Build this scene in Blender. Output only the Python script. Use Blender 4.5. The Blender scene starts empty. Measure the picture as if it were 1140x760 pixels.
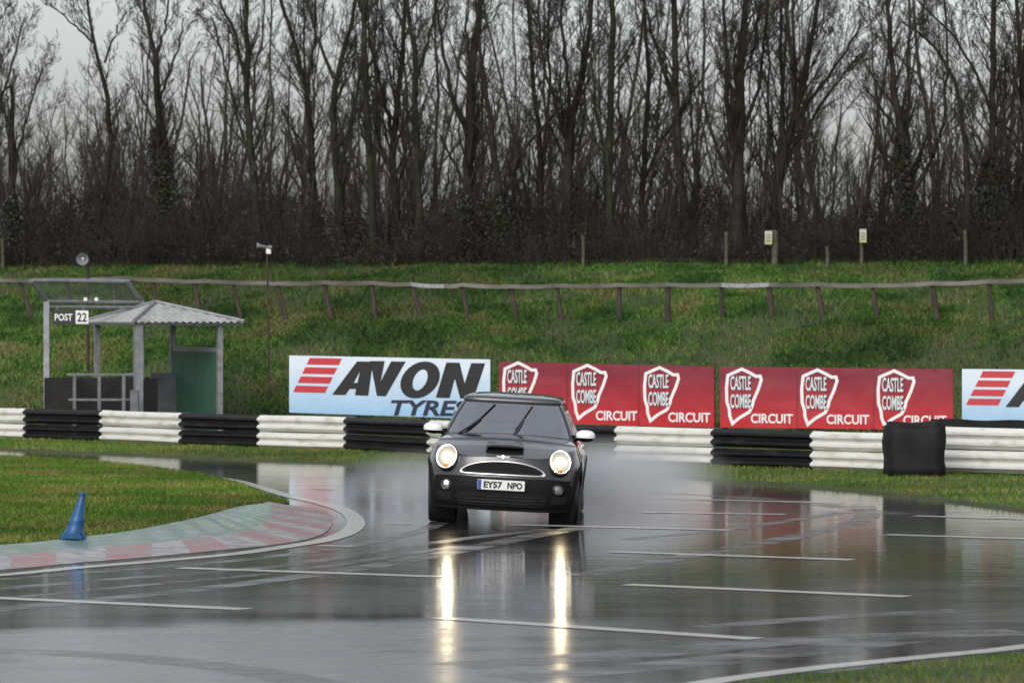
import bpy, bmesh, math, random
import numpy as np
from mathutils import Vector, Matrix
from mathutils.geometry import tessellate_polygon

random.seed(7)
RNG = np.random.default_rng(7)
R = math.radians
sc = bpy.context.scene
COL = sc.collection

# ------------------------------------------------------------------ camera, sky, sun, exposure
FPX, CAMZ, HY = 4500.0, 2.25, 355.0          # focal length in photo pixels, eye height, horizon row
cam = bpy.data.cameras.new('camera')
camo = bpy.data.objects.new('camera', cam)
COL.objects.link(camo)
camo.location = (0, 0, CAMZ)
camo.rotation_euler = (R(90), 0, 0)
cam.sensor_fit = 'HORIZONTAL'
cam.sensor_width = 36
cam.lens = 36 * FPX / 1140
cam.shift_y = -(380 - HY) / 1140
cam.clip_start = 0.5
cam.clip_end = 3000
cam.dof.use_dof = True
cam.dof.focus_distance = 44.6
cam.dof.aperture_fstop = 4.4
sc.camera = camo

SUN_EL, SUN_ROT = R(38), R(200)
world = bpy.data.worlds.new('World')
sc.world = world
world.use_nodes = True
wn, wl = world.node_tree.nodes, world.node_tree.links
wn.clear()
wo = wn.new('ShaderNodeOutputWorld')
wb = wn.new('ShaderNodeBackground')
sky = wn.new('ShaderNodeTexSky')
sky.sky_type = 'NISHITA'
sky.sun_disc = False
sky.sun_elevation = SUN_EL
sky.sun_rotation = SUN_ROT
sky.air_density = 1.0
sky.dust_density = 3.0
hs = wn.new('ShaderNodeHueSaturation')           # overcast: the cloud sheet takes the blue out
hs.inputs['Saturation'].default_value = 0.28
wl.new(sky.outputs[0], hs.inputs['Color'])
tc = wn.new('ShaderNodeTexCoord')
mp = wn.new('ShaderNodeMapping')
mp.inputs['Scale'].default_value = (1.5, 1.5, 6)
nz = wn.new('ShaderNodeTexNoise')
nz.inputs['Scale'].default_value = 2.2
nz.inputs['Detail'].default_value = 5
rp = wn.new('ShaderNodeMapRange')
rp.inputs[1].default_value, rp.inputs[2].default_value = 0.3, 0.7
rp.inputs[3].default_value, rp.inputs[4].default_value = 0.86, 1.1
mx = wn.new('ShaderNodeMix')
mx.data_type = 'RGBA'
mx.blend_type = 'MULTIPLY'
mx.inputs[0].default_value = 1
wl.new(tc.outputs['Generated'], mp.inputs[0])
wl.new(mp.outputs[0], nz.inputs['Vector'])
wl.new(nz.outputs[0], rp.inputs[0])
wl.new(hs.outputs[0], mx.inputs[6])
wl.new(rp.outputs[0], mx.inputs[7])
wl.new(mx.outputs[2], wb.inputs['Color'])
wb.inputs['Strength'].default_value = 0.15
wl.new(wb.outputs[0], wo.inputs[0])

sl = bpy.data.lights.new('sun', 'SUN')
sl.energy = 0.6
sl.angle = R(40)
sl.color = (1.0, 0.97, 0.93)
slo = bpy.data.objects.new('sun', sl)
COL.objects.link(slo)
sd = Vector((math.sin(SUN_ROT) * math.cos(SUN_EL), math.cos(SUN_ROT) * math.cos(SUN_EL), math.sin(SUN_EL)))
slo.rotation_euler = sd.to_track_quat('Z', 'Y').to_euler()
slo.location = (0, 0, 60)

sc.view_settings.view_transform = 'Standard'
sc.view_settings.look = 'None'
sc.view_settings.gamma = 1
sc.view_settings.use_curve_mapping = False
sc.view_settings.exposure = 0.35
sc.render.engine = 'CYCLES'
sc.cycles.use_denoising = True
sc.cycles.max_bounces = 8
sc.cycles.transparent_max_bounces = 16
sc.cycles.volume_bounces = 1
sc.cycles.sample_clamp_indirect = 12


# ------------------------------------------------------------------ helpers
def P(px, py, z=0.0):
    """photo pixel -> point on the level z"""
    Y = (CAMZ - z) * FPX / (py - HY)
    return ((px - 570) / FPX * Y, Y, z)


def at(px, py, Y):
    """photo pixel -> point at distance Y"""
    return Vector(((px - 570) / FPX * Y, Y, CAMZ - (py - HY) / FPX * Y))


def tag(o, label=None, cat=None, group=None, kind=None):
    if label: o['label'] = label
    if cat: o['category'] = cat
    if group: o['group'] = group
    if kind: o['kind'] = kind
    return o


def empty(name, loc=(0, 0, 0), rz=0.0, label=None, cat=None, group=None):
    o = bpy.data.objects.new(name, None)
    o.empty_display_size = 0.3
    COL.objects.link(o)
    o.location = loc
    o.rotation_euler = (0, 0, rz)
    return tag(o, label, cat, group)


def link_mesh(name, me, mats, parent=None, smooth=False):
    if mats is not None:
        for m in (mats if isinstance(mats, (list, tuple)) else [mats]):
            me.materials.append(m)
    if smooth:
        me.polygons.foreach_set('use_smooth', np.ones(len(me.polygons), dtype=bool))
    o = bpy.data.objects.new(name, me)
    COL.objects.link(o)
    if parent: o.parent = parent
    return o


class MB:
    """collects shapes into one mesh"""
    def __init__(s):
        s.v, s.f, s.m = [], [], []
        s.mi = 0

    def add(s, verts, faces):
        b = len(s.v)
        s.v += [tuple(v) for v in verts]
        for f in faces:
            s.f.append(tuple(i + b for i in f))
            s.m.append(s.mi)
        return s

    def box(s, c, d, rot=None, bev=0.0):
        bm = bmesh.new()
        bmesh.ops.create_cube(bm, size=1)
        bmesh.ops.scale(bm, vec=d, verts=bm.verts)
        if bev:
            bmesh.ops.bevel(bm, geom=list(bm.edges), offset=bev, segments=2, affect='EDGES')
        if rot is not None:
            bmesh.ops.transform(bm, matrix=rot.to_4x4(), verts=bm.verts)
        bmesh.ops.translate(bm, vec=c, verts=bm.verts)
        bm.verts.index_update()
        s.add([v.co[:] for v in bm.verts], [[v.index for v in f.verts] for f in bm.faces])
        bm.free()
        return s

    def tube(s, pts, r, n=8, cap=True):
        pts = [Vector(p) for p in pts]
        rr = r if isinstance(r, (list, tuple)) else [r] * len(pts)
        vs = []
        for i, p in enumerate(pts):
            t = (pts[min(i + 1, len(pts) - 1)] - pts[max(i - 1, 0)]).normalized()
            a = Vector((0, 0, 1)) if abs(t.z) < 0.9 else Vector((1, 0, 0))
            u = t.cross(a).normalized()
            w = t.cross(u)
            for k in range(n):
                q = 2 * math.pi * k / n
                vs.append(p + rr[i] * (math.cos(q) * u + math.sin(q) * w))
        fs = []
        for i in range(len(pts) - 1):
            for k in range(n):
                k2 = (k + 1) % n
                fs.append((i * n + k, i * n + k2, (i + 1) * n + k2, (i + 1) * n + k))
        if cap:
            fs.append(tuple(range(n - 1, -1, -1)))
            fs.append(tuple((len(pts) - 1) * n + k for k in range(n)))
        return s.add(vs, fs)

    def lathe(s, prof, n=24, M=Matrix.Identity(4), sx=1.0, sy=1.0):
        vs, fs = [], []
        for (r, z) in prof:
            for k in range(n):
                q = 2 * math.pi * k / n
                vs.append(M @ Vector((r * math.cos(q) * sx, r * math.sin(q) * sy, z)))
        for i in range(len(prof) - 1):
            for k in range(n):
                k2 = (k + 1) % n
                fs.append((i * n + k, i * n + k2, (i + 1) * n + k2, (i + 1) * n + k))
        return s.add(vs, fs)

    def grid(s, rows, flip=False, closed=False):
        nr, nc = len(rows), len(rows[0])
        fs = []
        for i in range(nr - 1):
            for j in range(nc if closed else nc - 1):
                j2 = (j + 1) % nc
                q = (i * nc + j, i * nc + j2, (i + 1) * nc + j2, (i + 1) * nc + j)
                fs.append(q[::-1] if flip else q)
        return s.add([p for r in rows for p in r], fs)

    def plate(s, outer, holes, fn, th):
        """flat shape with holes, fn(u,v,d) -> point; thickness th"""
        loops = [outer] + list(holes)
        tri = tessellate_polygon([[Vector((p[0], p[1], 0)) for p in l] for l in loops])
        flat = [p for l in loops for p in l]
        n = len(flat)
        vs = [fn(p[0], p[1], th) for p in flat] + [fn(p[0], p[1], 0.0) for p in flat]
        fs = [tuple(t) for t in tri] + [tuple(i + n for i in t[::-1]) for t in tri]
        b = 0
        for l in loops:
            for k in range(len(l)):
                k2 = (k + 1) % len(l)
                fs.append((b + k, b + k2, n + b + k2, n + b + k))
            b += len(l)
        return s.add(vs, fs)

    def build(s, name, mats, parent=None, smooth=False, fix=True):
        me = bpy.data.meshes.new(name)
        me.from_pydata(s.v, [], s.f)
        o = link_mesh(name, me, mats, parent, smooth)
        me.polygons.foreach_set('material_index', s.m)
        if fix:
            bm = bmesh.new()
            bm.from_mesh(me)
            bmesh.ops.recalc_face_normals(bm, faces=bm.faces)
            bm.to_mesh(me)
            bm.free()
        me.update()
        return o


def np_mesh(name, verts, quads=None, tris=None):
    """fast mesh from numpy arrays"""
    me = bpy.data.meshes.new(name)
    me.vertices.add(len(verts))
    me.vertices.foreach_set('co', np.ascontiguousarray(verts, dtype=np.float32).ravel())
    li, ls = [], []
    off = 0
    if quads is not None and len(quads):
        li.append(quads.ravel()); ls.append(off + 4 * np.arange(len(quads))); off += 4 * len(quads)
    if tris is not None and len(tris):
        li.append(tris.ravel()); ls.append(off + 3 * np.arange(len(tris))); off += 3 * len(tris)
    li = np.concatenate(li).astype(np.int32)
    ls = np.concatenate(ls).astype(np.int32)
    me.loops.add(len(li))
    me.loops.foreach_set('vertex_index', li)
    me.polygons.add(len(ls))
    me.polygons.foreach_set('loop_start', ls)
    me.update(calc_edges=True)
    return me


def smoothstep(a, b, x):
    t = np.clip((x - a) / (b - a), 0, 1)
    return t * t * (3 - 2 * t)


def hnoise(x, y, seed=0):
    """cheap smooth value noise, numpy"""
    xi, yi = np.floor(x), np.floor(y)
    fx, fy = x - xi, y - yi
    fx, fy = fx * fx * (3 - 2 * fx), fy * fy * (3 - 2 * fy)
    def h(a, b):
        q = np.sin(a * 127.1 + b * 311.7 + seed * 74.7) * 43758.5453
        return q - np.floor(q)
    return (h(xi, yi) * (1 - fx) + h(xi + 1, yi) * fx) * (1 - fy) + (h(xi, yi + 1) * (1 - fx) + h(xi + 1, yi + 1) * fx) * fy


# ------------------------------------------------------------------ materials
def mat(name, col=(0.5, 0.5, 0.5), rough=0.6, metal=0.0, col2=None, nscale=8.0, detail=4.0, lo=0.35, hi=0.65,
        bump=0.0, bscale=None, stretch=(1, 1, 1), coat=0.0, emit=None, estr=0.0, rough2=None, spec=None, coords='Object', sheen=0):
    m = bpy.data.materials.new(name)
    m.use_nodes = True
    n, l = m.node_tree.nodes, m.node_tree.links
    b = n['Principled BSDF']
    b.inputs['Base Color'].default_value = (*col, 1)
    b.inputs['Roughness'].default_value = rough
    b.inputs['Metallic'].default_value = metal
    if spec is not None: b.inputs['Specular IOR Level'].default_value = spec
    if coat:
        b.inputs['Coat Weight'].default_value = coat
        b.inputs['Coat Roughness'].default_value = 0.04
    if emit:
        b.inputs['Emission Color'].default_value = (*emit, 1)
        b.inputs['Emission Strength'].default_value = estr
    if col2 or bump or rough2 is not None:
        tc = n.new('ShaderNodeTexCoord')
        mp = n.new('ShaderNodeMapping')
        mp.inputs['Scale'].default_value = stretch
        l.new(tc.outputs[coords], mp.inputs[0])
        nt = n.new('ShaderNodeTexNoise')
        nt.inputs['Scale'].default_value = nscale
        nt.inputs['Detail'].default_value = detail
        l.new(mp.outputs[0], nt.inputs['Vector'])
        if col2:
            r = n.new('ShaderNodeMapRange')
            r.inputs[1].default_value, r.inputs[2].default_value = lo, hi
            l.new(nt.outputs[0], r.inputs[0])
            x = n.new('ShaderNodeMix')
            x.data_type = 'RGBA'
            x.inputs[6].default_value = (*col, 1)
            x.inputs[7].default_value = (*col2, 1)
            l.new(r.outputs[0], x.inputs[0])
            l.new(x.outputs[2], b.inputs['Base Color'])
        if rough2 is not None:
            r = n.new('ShaderNodeMapRange')
            r.inputs[1].default_value, r.inputs[2].default_value = lo, hi
            r.inputs[3].default_value, r.inputs[4].default_value = rough, rough2
            l.new(nt.outputs[0], r.inputs[0])
            l.new(r.outputs[0], b.inputs['Roughness'])
        if bump:
            n2 = nt
            if bscale:
                n2 = n.new('ShaderNodeTexNoise')
                n2.inputs['Scale'].default_value = bscale
                n2.inputs['Detail'].default_value = 5
                l.new(mp.outputs[0], n2.inputs['Vector'])
            bp = n.new('ShaderNodeBump')
            bp.inputs['Strength'].default_value = bump
            bp.inputs['Distance'].default_value = 0.02
            l.new(n2.outputs[0], bp.inputs['Height'])
            l.new(bp.outputs[0], b.inputs['Normal'])
    return m


def grass_mat(name, c1, c2, c3, scale=1.2, rough=0.75):
    """blades: patches of colour by place, and a shade of its own for each blade"""
    m = bpy.data.materials.new(name)
    m.use_nodes = True
    n, l = m.node_tree.nodes, m.node_tree.links
    b = n['Principled BSDF']
    b.inputs['Roughness'].default_value = rough
    b.inputs['Specular IOR Level'].default_value = 0.25
    tc = n.new('ShaderNodeTexCoord')
    nt = n.new('ShaderNodeTexNoise')
    nt.inputs['Scale'].default_value = scale
    nt.inputs['Detail'].default_value = 5
    nt.inputs['Roughness'].default_value = 0.6
    l.new(tc.outputs['Object'], nt.inputs['Vector'])
    cr = n.new('ShaderNodeValToRGB')
    e = cr.color_ramp.elements
    e[0].position, e[0].color = 0.40, (*c1, 1)
    e[1].position, e[1].color = 0.50, (*c2, 1)
    x = e.new(0.61)
    x.color = (*c3, 1)
    l.new(nt.outputs[0], cr.inputs[0])
    g = n.new('ShaderNodeNewGeometry')
    r = n.new('ShaderNodeMapRange')
    r.inputs[3].default_value, r.inputs[4].default_value = 0.6, 1.45
    l.new(g.outputs['Random Per Island'], r.inputs[0])
    mu = n.new('ShaderNodeMix')
    mu.data_type = 'RGBA'
    mu.blend_type = 'MULTIPLY'
    mu.inputs[0].default_value = 1
    big = n.new('ShaderNodeTexNoise')
    big.inputs['Scale'].default_value = scale * 0.22
    big.inputs['Detail'].default_value = 2
    l.new(tc.outputs['Object'], big.inputs['Vector'])
    br = n.new('ShaderNodeMapRange')
    br.inputs[1].default_value, br.inputs[2].default_value = 0.36, 0.64
    br.inputs[3].default_value, br.inputs[4].default_value = 0.68, 1.28
    l.new(big.outputs[0], br.inputs[0])
    mb_ = n.new('ShaderNodeMix')
    mb_.data_type = 'RGBA'
    mb_.blend_type = 'MULTIPLY'
    mb_.inputs[0].default_value = 1
    l.new(cr.outputs[0], mb_.inputs[6])
    l.new(br.outputs[0], mb_.inputs[7])
    l.new(mb_.outputs[2], mu.inputs[6])
    l.new(r.outputs[0], mu.inputs[7])
    l.new(mu.outputs[2], b.inputs['Base Color'])
    return m


def asphalt_mat():
    m = bpy.data.materials.new('wet_asphalt')
    m.use_nodes = True
    n, l = m.node_tree.nodes, m.node_tree.links
    b = n['Principled BSDF']
    tc = n.new('ShaderNodeTexCoord')

    def noise(scale, detail, stretch, rz=0.0, rgh=0.55):
        mp = n.new('ShaderNodeMapping')
        mp.inputs['Scale'].default_value = stretch
        mp.inputs['Rotation'].default_value = (0, 0, rz)
        l.new(tc.outputs['Object'], mp.inputs[0])
        t = n.new('ShaderNodeTexNoise')
        t.inputs['Scale'].default_value = scale
        t.inputs['Detail'].default_value = detail
        t.inputs['Roughness'].default_value = rgh
        l.new(mp.outputs[0], t.inputs['Vector'])
        return t.outputs[0]

    def rng(src, a, c, d, e):
        r = n.new('ShaderNodeMapRange')
        r.inputs[1].default_value, r.inputs[2].default_value = a, c
        r.inputs[3].default_value, r.inputs[4].default_value = d, e
        l.new(src, r.inputs[0])
        return r.outputs[0]

    def math_(op, a, c):
        q = n.new('ShaderNodeMath')
        q.operation = op
        for i, s in enumerate((a, c)):
            if isinstance(s, (int, float)): q.inputs[i].default_value = s
            else: l.new(s, q.inputs[i])
        return q.outputs[0]

    # standing water in long patches along the track, thinner film elsewhere
    patch = noise(0.22, 4, (1.0, 0.55, 1), R(20))
    streak = noise(0.9, 4, (0.25, 2.0, 1), R(-8))
    wet = math_('ADD', math_('MULTIPLY', patch, 0.65), math_('MULTIPLY', streak, 0.35))
    # film of water over the stones: a clear coat, with the rougher stones under it
    ro = rng(wet, 0.42, 0.62, 0.03, 0.11)
    b.inputs['Coat Weight'].default_value = 1.0
    b.inputs['Coat IOR'].default_value = 1.33
    # nearer and to the left the tarmac is coarser and sheds its water: a duller strip
    sp = n.new('ShaderNodeSeparateXYZ')
    l.new(tc.outputs['Object'], sp.inputs[0])
    edge = math_('ADD', math_('SUBTRACT', sp.outputs['Y'], math_('MULTIPLY', sp.outputs['X'], 0.35)), math_('MULTIPLY', noise(0.5, 5, (0.35, 1.0, 1)), 3.0))
    coarse = math_('MULTIPLY', rng(edge, 32.6, 31.2, 0.0, 1.0), rng(math_('ADD', sp.outputs['X'], math_('MULTIPLY', streak, 2.0)), 0.0, 2.2, 1.0, 0.15))
    coarse = math_('MULTIPLY', coarse, rng(math_('ADD', math_('MULTIPLY', noise(1.6, 6, (0.5, 1.3, 1), R(-14), 0.7), 0.7), math_('MULTIPLY', patch, 0.3)), 0.40, 0.58, 0.45, 1.0))
    ro = math_('ADD', ro, math_('MULTIPLY', coarse, 0.26))
    l.new(ro, b.inputs['Coat Roughness'])
    l.new(rng(wet, 0.42, 0.62, 0.16, 0.30), b.inputs['Roughness'])
    fine = noise(60, 3, (1, 1, 1))
    cx = n.new('ShaderNodeMix')
    cx.data_type = 'RGBA'
    cx.inputs[6].default_value = (0.016, 0.016, 0.017, 1)
    cx.inputs[7].default_value = (0.040, 0.039, 0.039, 1)
    l.new(rng(fine, 0.35, 0.65, 0, 1), cx.inputs[0])
    l.new(cx.outputs[2], b.inputs['Base Color'])
    b.inputs['IOR'].default_value = 1.45
    b.inputs['Specular IOR Level'].default_value = 0.12
    # ripples of the film and the stones under it
    rip = noise(2.2, 3, (0.6, 1.6, 1), R(-6))
    b1 = n.new('ShaderNodeBump')
    b1.inputs['Strength'].default_value = 0.5
    b1.inputs['Distance'].default_value = 0.0028
    l.new(rip, b1.inputs['Height'])
    b3 = n.new('ShaderNodeBump')
    b3.inputs['Strength'].default_value = 0.5
    b3.inputs['Distance'].default_value = 0.0022
    l.new(noise(8.0, 4, (0.7, 1.5, 1), R(12)), b3.inputs['Height'])
    l.new(b1.outputs[0], b3.inputs['Normal'])
    b2 = n.new('ShaderNodeBump')
    b2.inputs['Distance'].default_value = 0.0006
    l.new(rng(wet, 0.40, 0.60, 0.05, 0.50), b2.inputs['Strength'])
    l.new(noise(35, 2, (1, 1, 1)), b2.inputs['Height'])
    l.new(b3.outputs[0], b2.inputs['Normal'])
    l.new(b2.outputs[0], b.inputs['Normal'])
    l.new(b2.outputs[0], b.inputs['Coat Normal'])
    return m


def paint_line_mat():
    return mat('wet_white_paint', (0.62, 0.62, 0.60), 0.16, col2=(0.30, 0.30, 0.29), nscale=3, detail=8, lo=0.5, hi=0.75, rough2=0.3)


def glass_mat(name, tint=0.3, refl=0.25):
    m = bpy.data.materials.new(name)
    m.use_nodes = True
    n, l = m.node_tree.nodes, m.node_tree.links
    n.clear()
    o = n.new('ShaderNodeOutputMaterial')
    t = n.new('ShaderNodeBsdfTransparent')
    t.inputs[0].default_value = (tint, tint * 1.03, tint * 1.02, 1)
    g = n.new('ShaderNodeBsdfGlossy')
    g.inputs['Roughness'].default_value = 0.06
    g.inputs[0].default_value = (0.9, 0.92, 0.95, 1)
    fr = n.new('ShaderNodeLayerWeight')
    fr.inputs[0].default_value = 0.35
    ad = n.new('ShaderNodeMath')
    ad.operation = 'ADD'
    ad.use_clamp = True
    ad.inputs[1].default_value = refl
    l.new(fr.outputs['Fresnel'], ad.inputs[0])
    x = n.new('ShaderNodeMixShader')
    l.new(ad.outputs[0], x.inputs[0])
    l.new(t.outputs[0], x.inputs[1])
    l.new(g.outputs[0], x.inputs[2])
    l.new(x.outputs[0], o.inputs[0])
    return m


def gradient_print(name, top, bottom, axis_z=True, rough=0.35, vary=0.06):
    """a printed banner whose print runs from one colour to another"""
    m = bpy.data.materials.new(name)
    m.use_nodes = True
    n, l = m.node_tree.nodes, m.node_tree.links
    b = n['Principled BSDF']
    b.inputs['Roughness'].default_value = rough
    tc = n.new('ShaderNodeTexCoord')
    sp = n.new('ShaderNodeSeparateXYZ')
    l.new(tc.outputs['Generated'], sp.inputs[0])
    nt = n.new('ShaderNodeTexNoise')
    nt.inputs['Scale'].default_value = 4
    nt.inputs['Detail'].default_value = 6
    l.new(tc.outputs['Object'], nt.inputs['Vector'])
    a = n.new('ShaderNodeMath'); a.operation = 'MULTIPLY_ADD'
    a.inputs[1].default_value = vary * 4
    l.new(nt.outputs[0], a.inputs[0])
    l.new(sp.outputs['Z'], a.inputs[2])
    cr = n.new('ShaderNodeValToRGB')
    e = cr.color_ramp.elements
    e[0].position, e[0].color = 0.15, (*bottom, 1)
    e[1].position, e[1].color = 0.95, (*top, 1)
    l.new(a.outputs[0], cr.inputs[0])
    l.new(cr.outputs[0], b.inputs['Base Color'])
    rn = n.new('ShaderNodeTexNoise')                 # the sheet is never quite flat
    rn.inputs['Scale'].default_value = 1.3
    rn.inputs['Detail'].default_value = 2
    l.new(tc.outputs['Object'], rn.inputs['Vector'])
    bp = n.new('ShaderNodeBump')
    bp.inputs['Strength'].default_value = 0.6
    bp.inputs['Distance'].default_value = 0.06
    l.new(rn.outputs[0], bp.inputs['Height'])
    l.new(bp.outputs[0], b.inputs['Normal'])
    return m


M = {}
M['asphalt'] = asphalt_mat()
M['line'] = paint_line_mat()
M['soil_grass'] = mat('turf_under_grass', (0.032, 0.052, 0.013), 0.9, col2=(0.056, 0.060, 0.024), nscale=1.3, detail=8, bump=0.6, bscale=9)
M['grass_bank'] = grass_mat('bank_grass', (0.026, 0.068, 0.012), (0.060, 0.128, 0.021), (0.132, 0.138, 0.046), 0.75)
M['grass_near'] = grass_mat('mown_grass', (0.056, 0.128, 0.011), (0.094, 0.158, 0.018), (0.158, 0.156, 0.040), 0.8)
M['white_armco'] = mat('white_beam_paint', (0.66, 0.66, 0.62), 0.35, col2=(0.40, 0.38, 0.31), nscale=3.2, detail=9, lo=0.52, hi=0.80, stretch=(1, 1, 3), bump=0.05, bscale=30)
M['black_armco'] = mat('black_beam_paint', (0.009, 0.009, 0.011), 0.45, spec=0.3, col2=(0.035, 0.035, 0.028), nscale=3, detail=9, lo=0.52, hi=0.85, stretch=(1, 1, 3), bump=0.05, bscale=30)
M['galv'] = mat('galvanised_steel', (0.30, 0.31, 0.33), 0.45, metal=0.35, col2=(0.20, 0.21, 0.22), nscale=9, bump=0.1)
M['dull_steel'] = mat('dull_steel', (0.17, 0.175, 0.18), 0.6, metal=0.2, col2=(0.11, 0.11, 0.11), nscale=7)
M['roof_sheet'] = mat('roof_sheet', (0.40, 0.41, 0.40), 0.5, metal=0.1, col2=(0.24, 0.25, 0.23), nscale=4, detail=8, lo=0.4, hi=0.75)
M['green_board'] = mat('green_board', (0.040, 0.118, 0.078), 0.6, col2=(0.030, 0.094, 0.064), nscale=5, detail=8)
M['dark_board'] = mat('dark_board', (0.006, 0.006, 0.006), 0.85, col2=(0.013, 0.012, 0.011), nscale=6)
M['grey_board'] = mat('grey_board', (0.16, 0.17, 0.19), 0.7, col2=(0.10, 0.105, 0.115), nscale=4)
M['old_wood'] = mat('weathered_wood', (0.060, 0.045, 0.034), 0.85, col2=(0.030, 0.022, 0.017), nscale=14, stretch=(1, 1, .25), bump=0.4)
M['rail_wood'] = mat('bleached_rail', (0.18, 0.168, 0.145), 0.8, col2=(0.075, 0.07, 0.06), nscale=1.1, detail=8, bump=0.3, bscale=20)
M['pale_stake'] = mat('pale_stake', (0.095, 0.085, 0.058), 0.9, col2=(0.045, 0.040, 0.028), nscale=9)
M['bark'] = mat('bark', (0.036, 0.032, 0.027), 0.95, spec=0.15, col2=(0.016, 0.014, 0.012), nscale=5, detail=6, bump=0.5, bscale=18)  # bark tone lifted slightly, standing in for haze in the air
M['bark_green'] = mat('mossy_bark', (0.038, 0.040, 0.026), 0.95, spec=0.15, col2=(0.018, 0.018, 0.013), nscale=4, detail=6, bump=0.5, bscale=18)
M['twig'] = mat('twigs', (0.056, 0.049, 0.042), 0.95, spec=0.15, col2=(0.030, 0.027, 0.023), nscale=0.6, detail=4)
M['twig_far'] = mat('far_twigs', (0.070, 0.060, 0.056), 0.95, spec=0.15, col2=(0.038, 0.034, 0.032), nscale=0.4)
M['scrub'] = mat('scrub_stems', (0.052, 0.044, 0.038), 0.95, spec=0.15, col2=(0.020, 0.018, 0.015), nscale=0.5, detail=6, lo=0.4, hi=0.6)
M['ivy'] = mat('ivy_leaves', (0.020, 0.027, 0.013), 0.6, col2=(0.040, 0.034, 0.020), nscale=1.2)
M['white'] = mat('white_print', (0.74, 0.74, 0.74), 0.4)
M['whitish'] = mat('pale_print', (0.62, 0.66, 0.68), 0.4)
M['blackp'] = mat('black_print', (0.012, 0.012, 0.014), 0.45)
M['navyp'] = mat('navy_print', (0.012, 0.022, 0.050), 0.45)
M['redp'] = mat('red_print', (0.48, 0.035, 0.045), 0.4)
M['blue_banner'] = gradient_print('pale_blue_banner', (0.62, 0.70, 0.78), (0.26, 0.46, 0.66))
M['red_banner'] = gradient_print('red_banner', (0.20, 0.014, 0.032), (0.46, 0.014, 0.022))
M['rubber'] = mat('black_rubber', (0.0075, 0.0075, 0.008), 0.7, spec=0.25, col2=(0.015, 0.0145, 0.014), nscale=3, detail=8, bump=0.4, bscale=6)
M['cone'] = mat('blue_plastic', (0.006, 0.080, 0.23), 0.4, col2=(0.005, 0.055, 0.16), nscale=6)
M['kerb_red'] = mat('kerb_red_paint', (0.27, 0.070, 0.070), 0.3, col2=(0.20, 0.165, 0.155), nscale=5, detail=10, lo=0.43, hi=0.60, bump=0.2, bscale=25)
M['kerb_white'] = mat('kerb_white_paint', (0.32, 0.30, 0.29), 0.3, col2=(0.14, 0.14, 0.13), nscale=5, detail=10, lo=0.43, hi=0.60, bump=0.2, bscale=25)
M['kerb_green'] = mat('kerb_green_paint', (0.085, 0.185, 0.135), 0.3, col2=(0.25, 0.275, 0.245), nscale=3.5, detail=9, lo=0.42, hi=0.66, bump=0.2, bscale=25)
M['concrete'] = mat('kerb_concrete', (0.16, 0.155, 0.15), 0.45, col2=(0.09, 0.085, 0.08), nscale=5, detail=8, bump=0.2)
M['paint'] = mat('dark_grey_car_paint', (0.014, 0.0135, 0.015), 0.26, metal=0.2, coat=1.0, col2=(0.017, 0.0165, 0.018), nscale=40)
M['paint_skylit'] = mat('sky_lightened_paint', (0.06, 0.06, 0.065), 0.30, metal=0.3, coat=1.0)  # dark grey paint lightened to carry the sky's reflection on roof and cowl
M['trim'] = mat('black_plastic_trim', (0.006, 0.006, 0.0065), 0.6, col2=(0.009, 0.009, 0.009), nscale=20, spec=0.14)
M['gloss_black'] = mat('gloss_black', (0.006, 0.006, 0.007), 0.12, coat=0.6)
M['void'] = mat('dark_void', (0.004, 0.004, 0.004), 0.95)
M['chrome'] = mat('chrome', (0.72, 0.73, 0.74), 0.16, metal=1.0)
M['satin'] = mat('satin_metal', (0.55, 0.56, 0.58), 0.30, metal=0.9)
M['capwhite'] = mat('white_gloss_paint', (0.74, 0.74, 0.77), 0.25, coat=0.8)
M['tyre'] = mat('tyre_rubber', (0.012, 0.012, 0.012), 0.5, col2=(0.02, 0.02, 0.02), nscale=20)
M['rim'] = mat('alloy', (0.30, 0.30, 0.31), 0.3, metal=0.9)
M['lamp_core'] = mat('lamp_core', (1, 1, 1), 0.3, emit=(1.0, 0.82, 0.50), estr=150)
M['lamp_glow'] = mat('lamp_reflector', (0.034, 0.036, 0.038), 0.3, emit=(1.0, 0.96, 0.88), estr=.24)
M['lamp_blue'] = mat('side_lamp', (0.8, 0.8, 1), 0.3, emit=(0.25, 0.38, 1.0), estr=2.2)
M['foglens'] = mat('fog_lens', (0.24, 0.24, 0.24), 0.2, metal=0.6)
M['orange'] = mat('amber_lens', (0.50, 0.14, 0.03), 0.2)
M['seat'] = mat('seat_cloth', (0.05, 0.05, 0.055), 0.9)
M['plate_white'] = mat('plate_white', (0.66, 0.67, 0.66), 0.35)
M['plate_blue'] = mat('plate_blue', (0.012, 0.06, 0.34), 0.4)
M['glass'] = glass_mat('windscreen_glass', 0.35, 0.64)
M['glass_side'] = glass_mat('side_glass', 0.25, 0.12)
M['lens'] = glass_mat('lamp_lens', 0.95, 0.02)
M['speaker'] = mat('grey_horn', (0.22, 0.23, 0.25), 0.4, col2=(0.14, 0.15, 0.16), nscale=6)
M['yellowish'] = gradient_print('yellowed_notice', (0.44, 0.44, 0.36), (0.40, 0.39, 0.17))

# ------------------------------------------------------------------ terrain
def toe(x):
    """foot of the bank: it runs slantwise, like the barrier"""
    return 75.3 - 0.4 * np.clip(x, -22, 22)


def Yd(px, d):
    """distance at which a photo column meets the line d metres up the bank"""
    return (75.3 + d) / (1 + 0.4 * (px - 570) / FPX)


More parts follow.
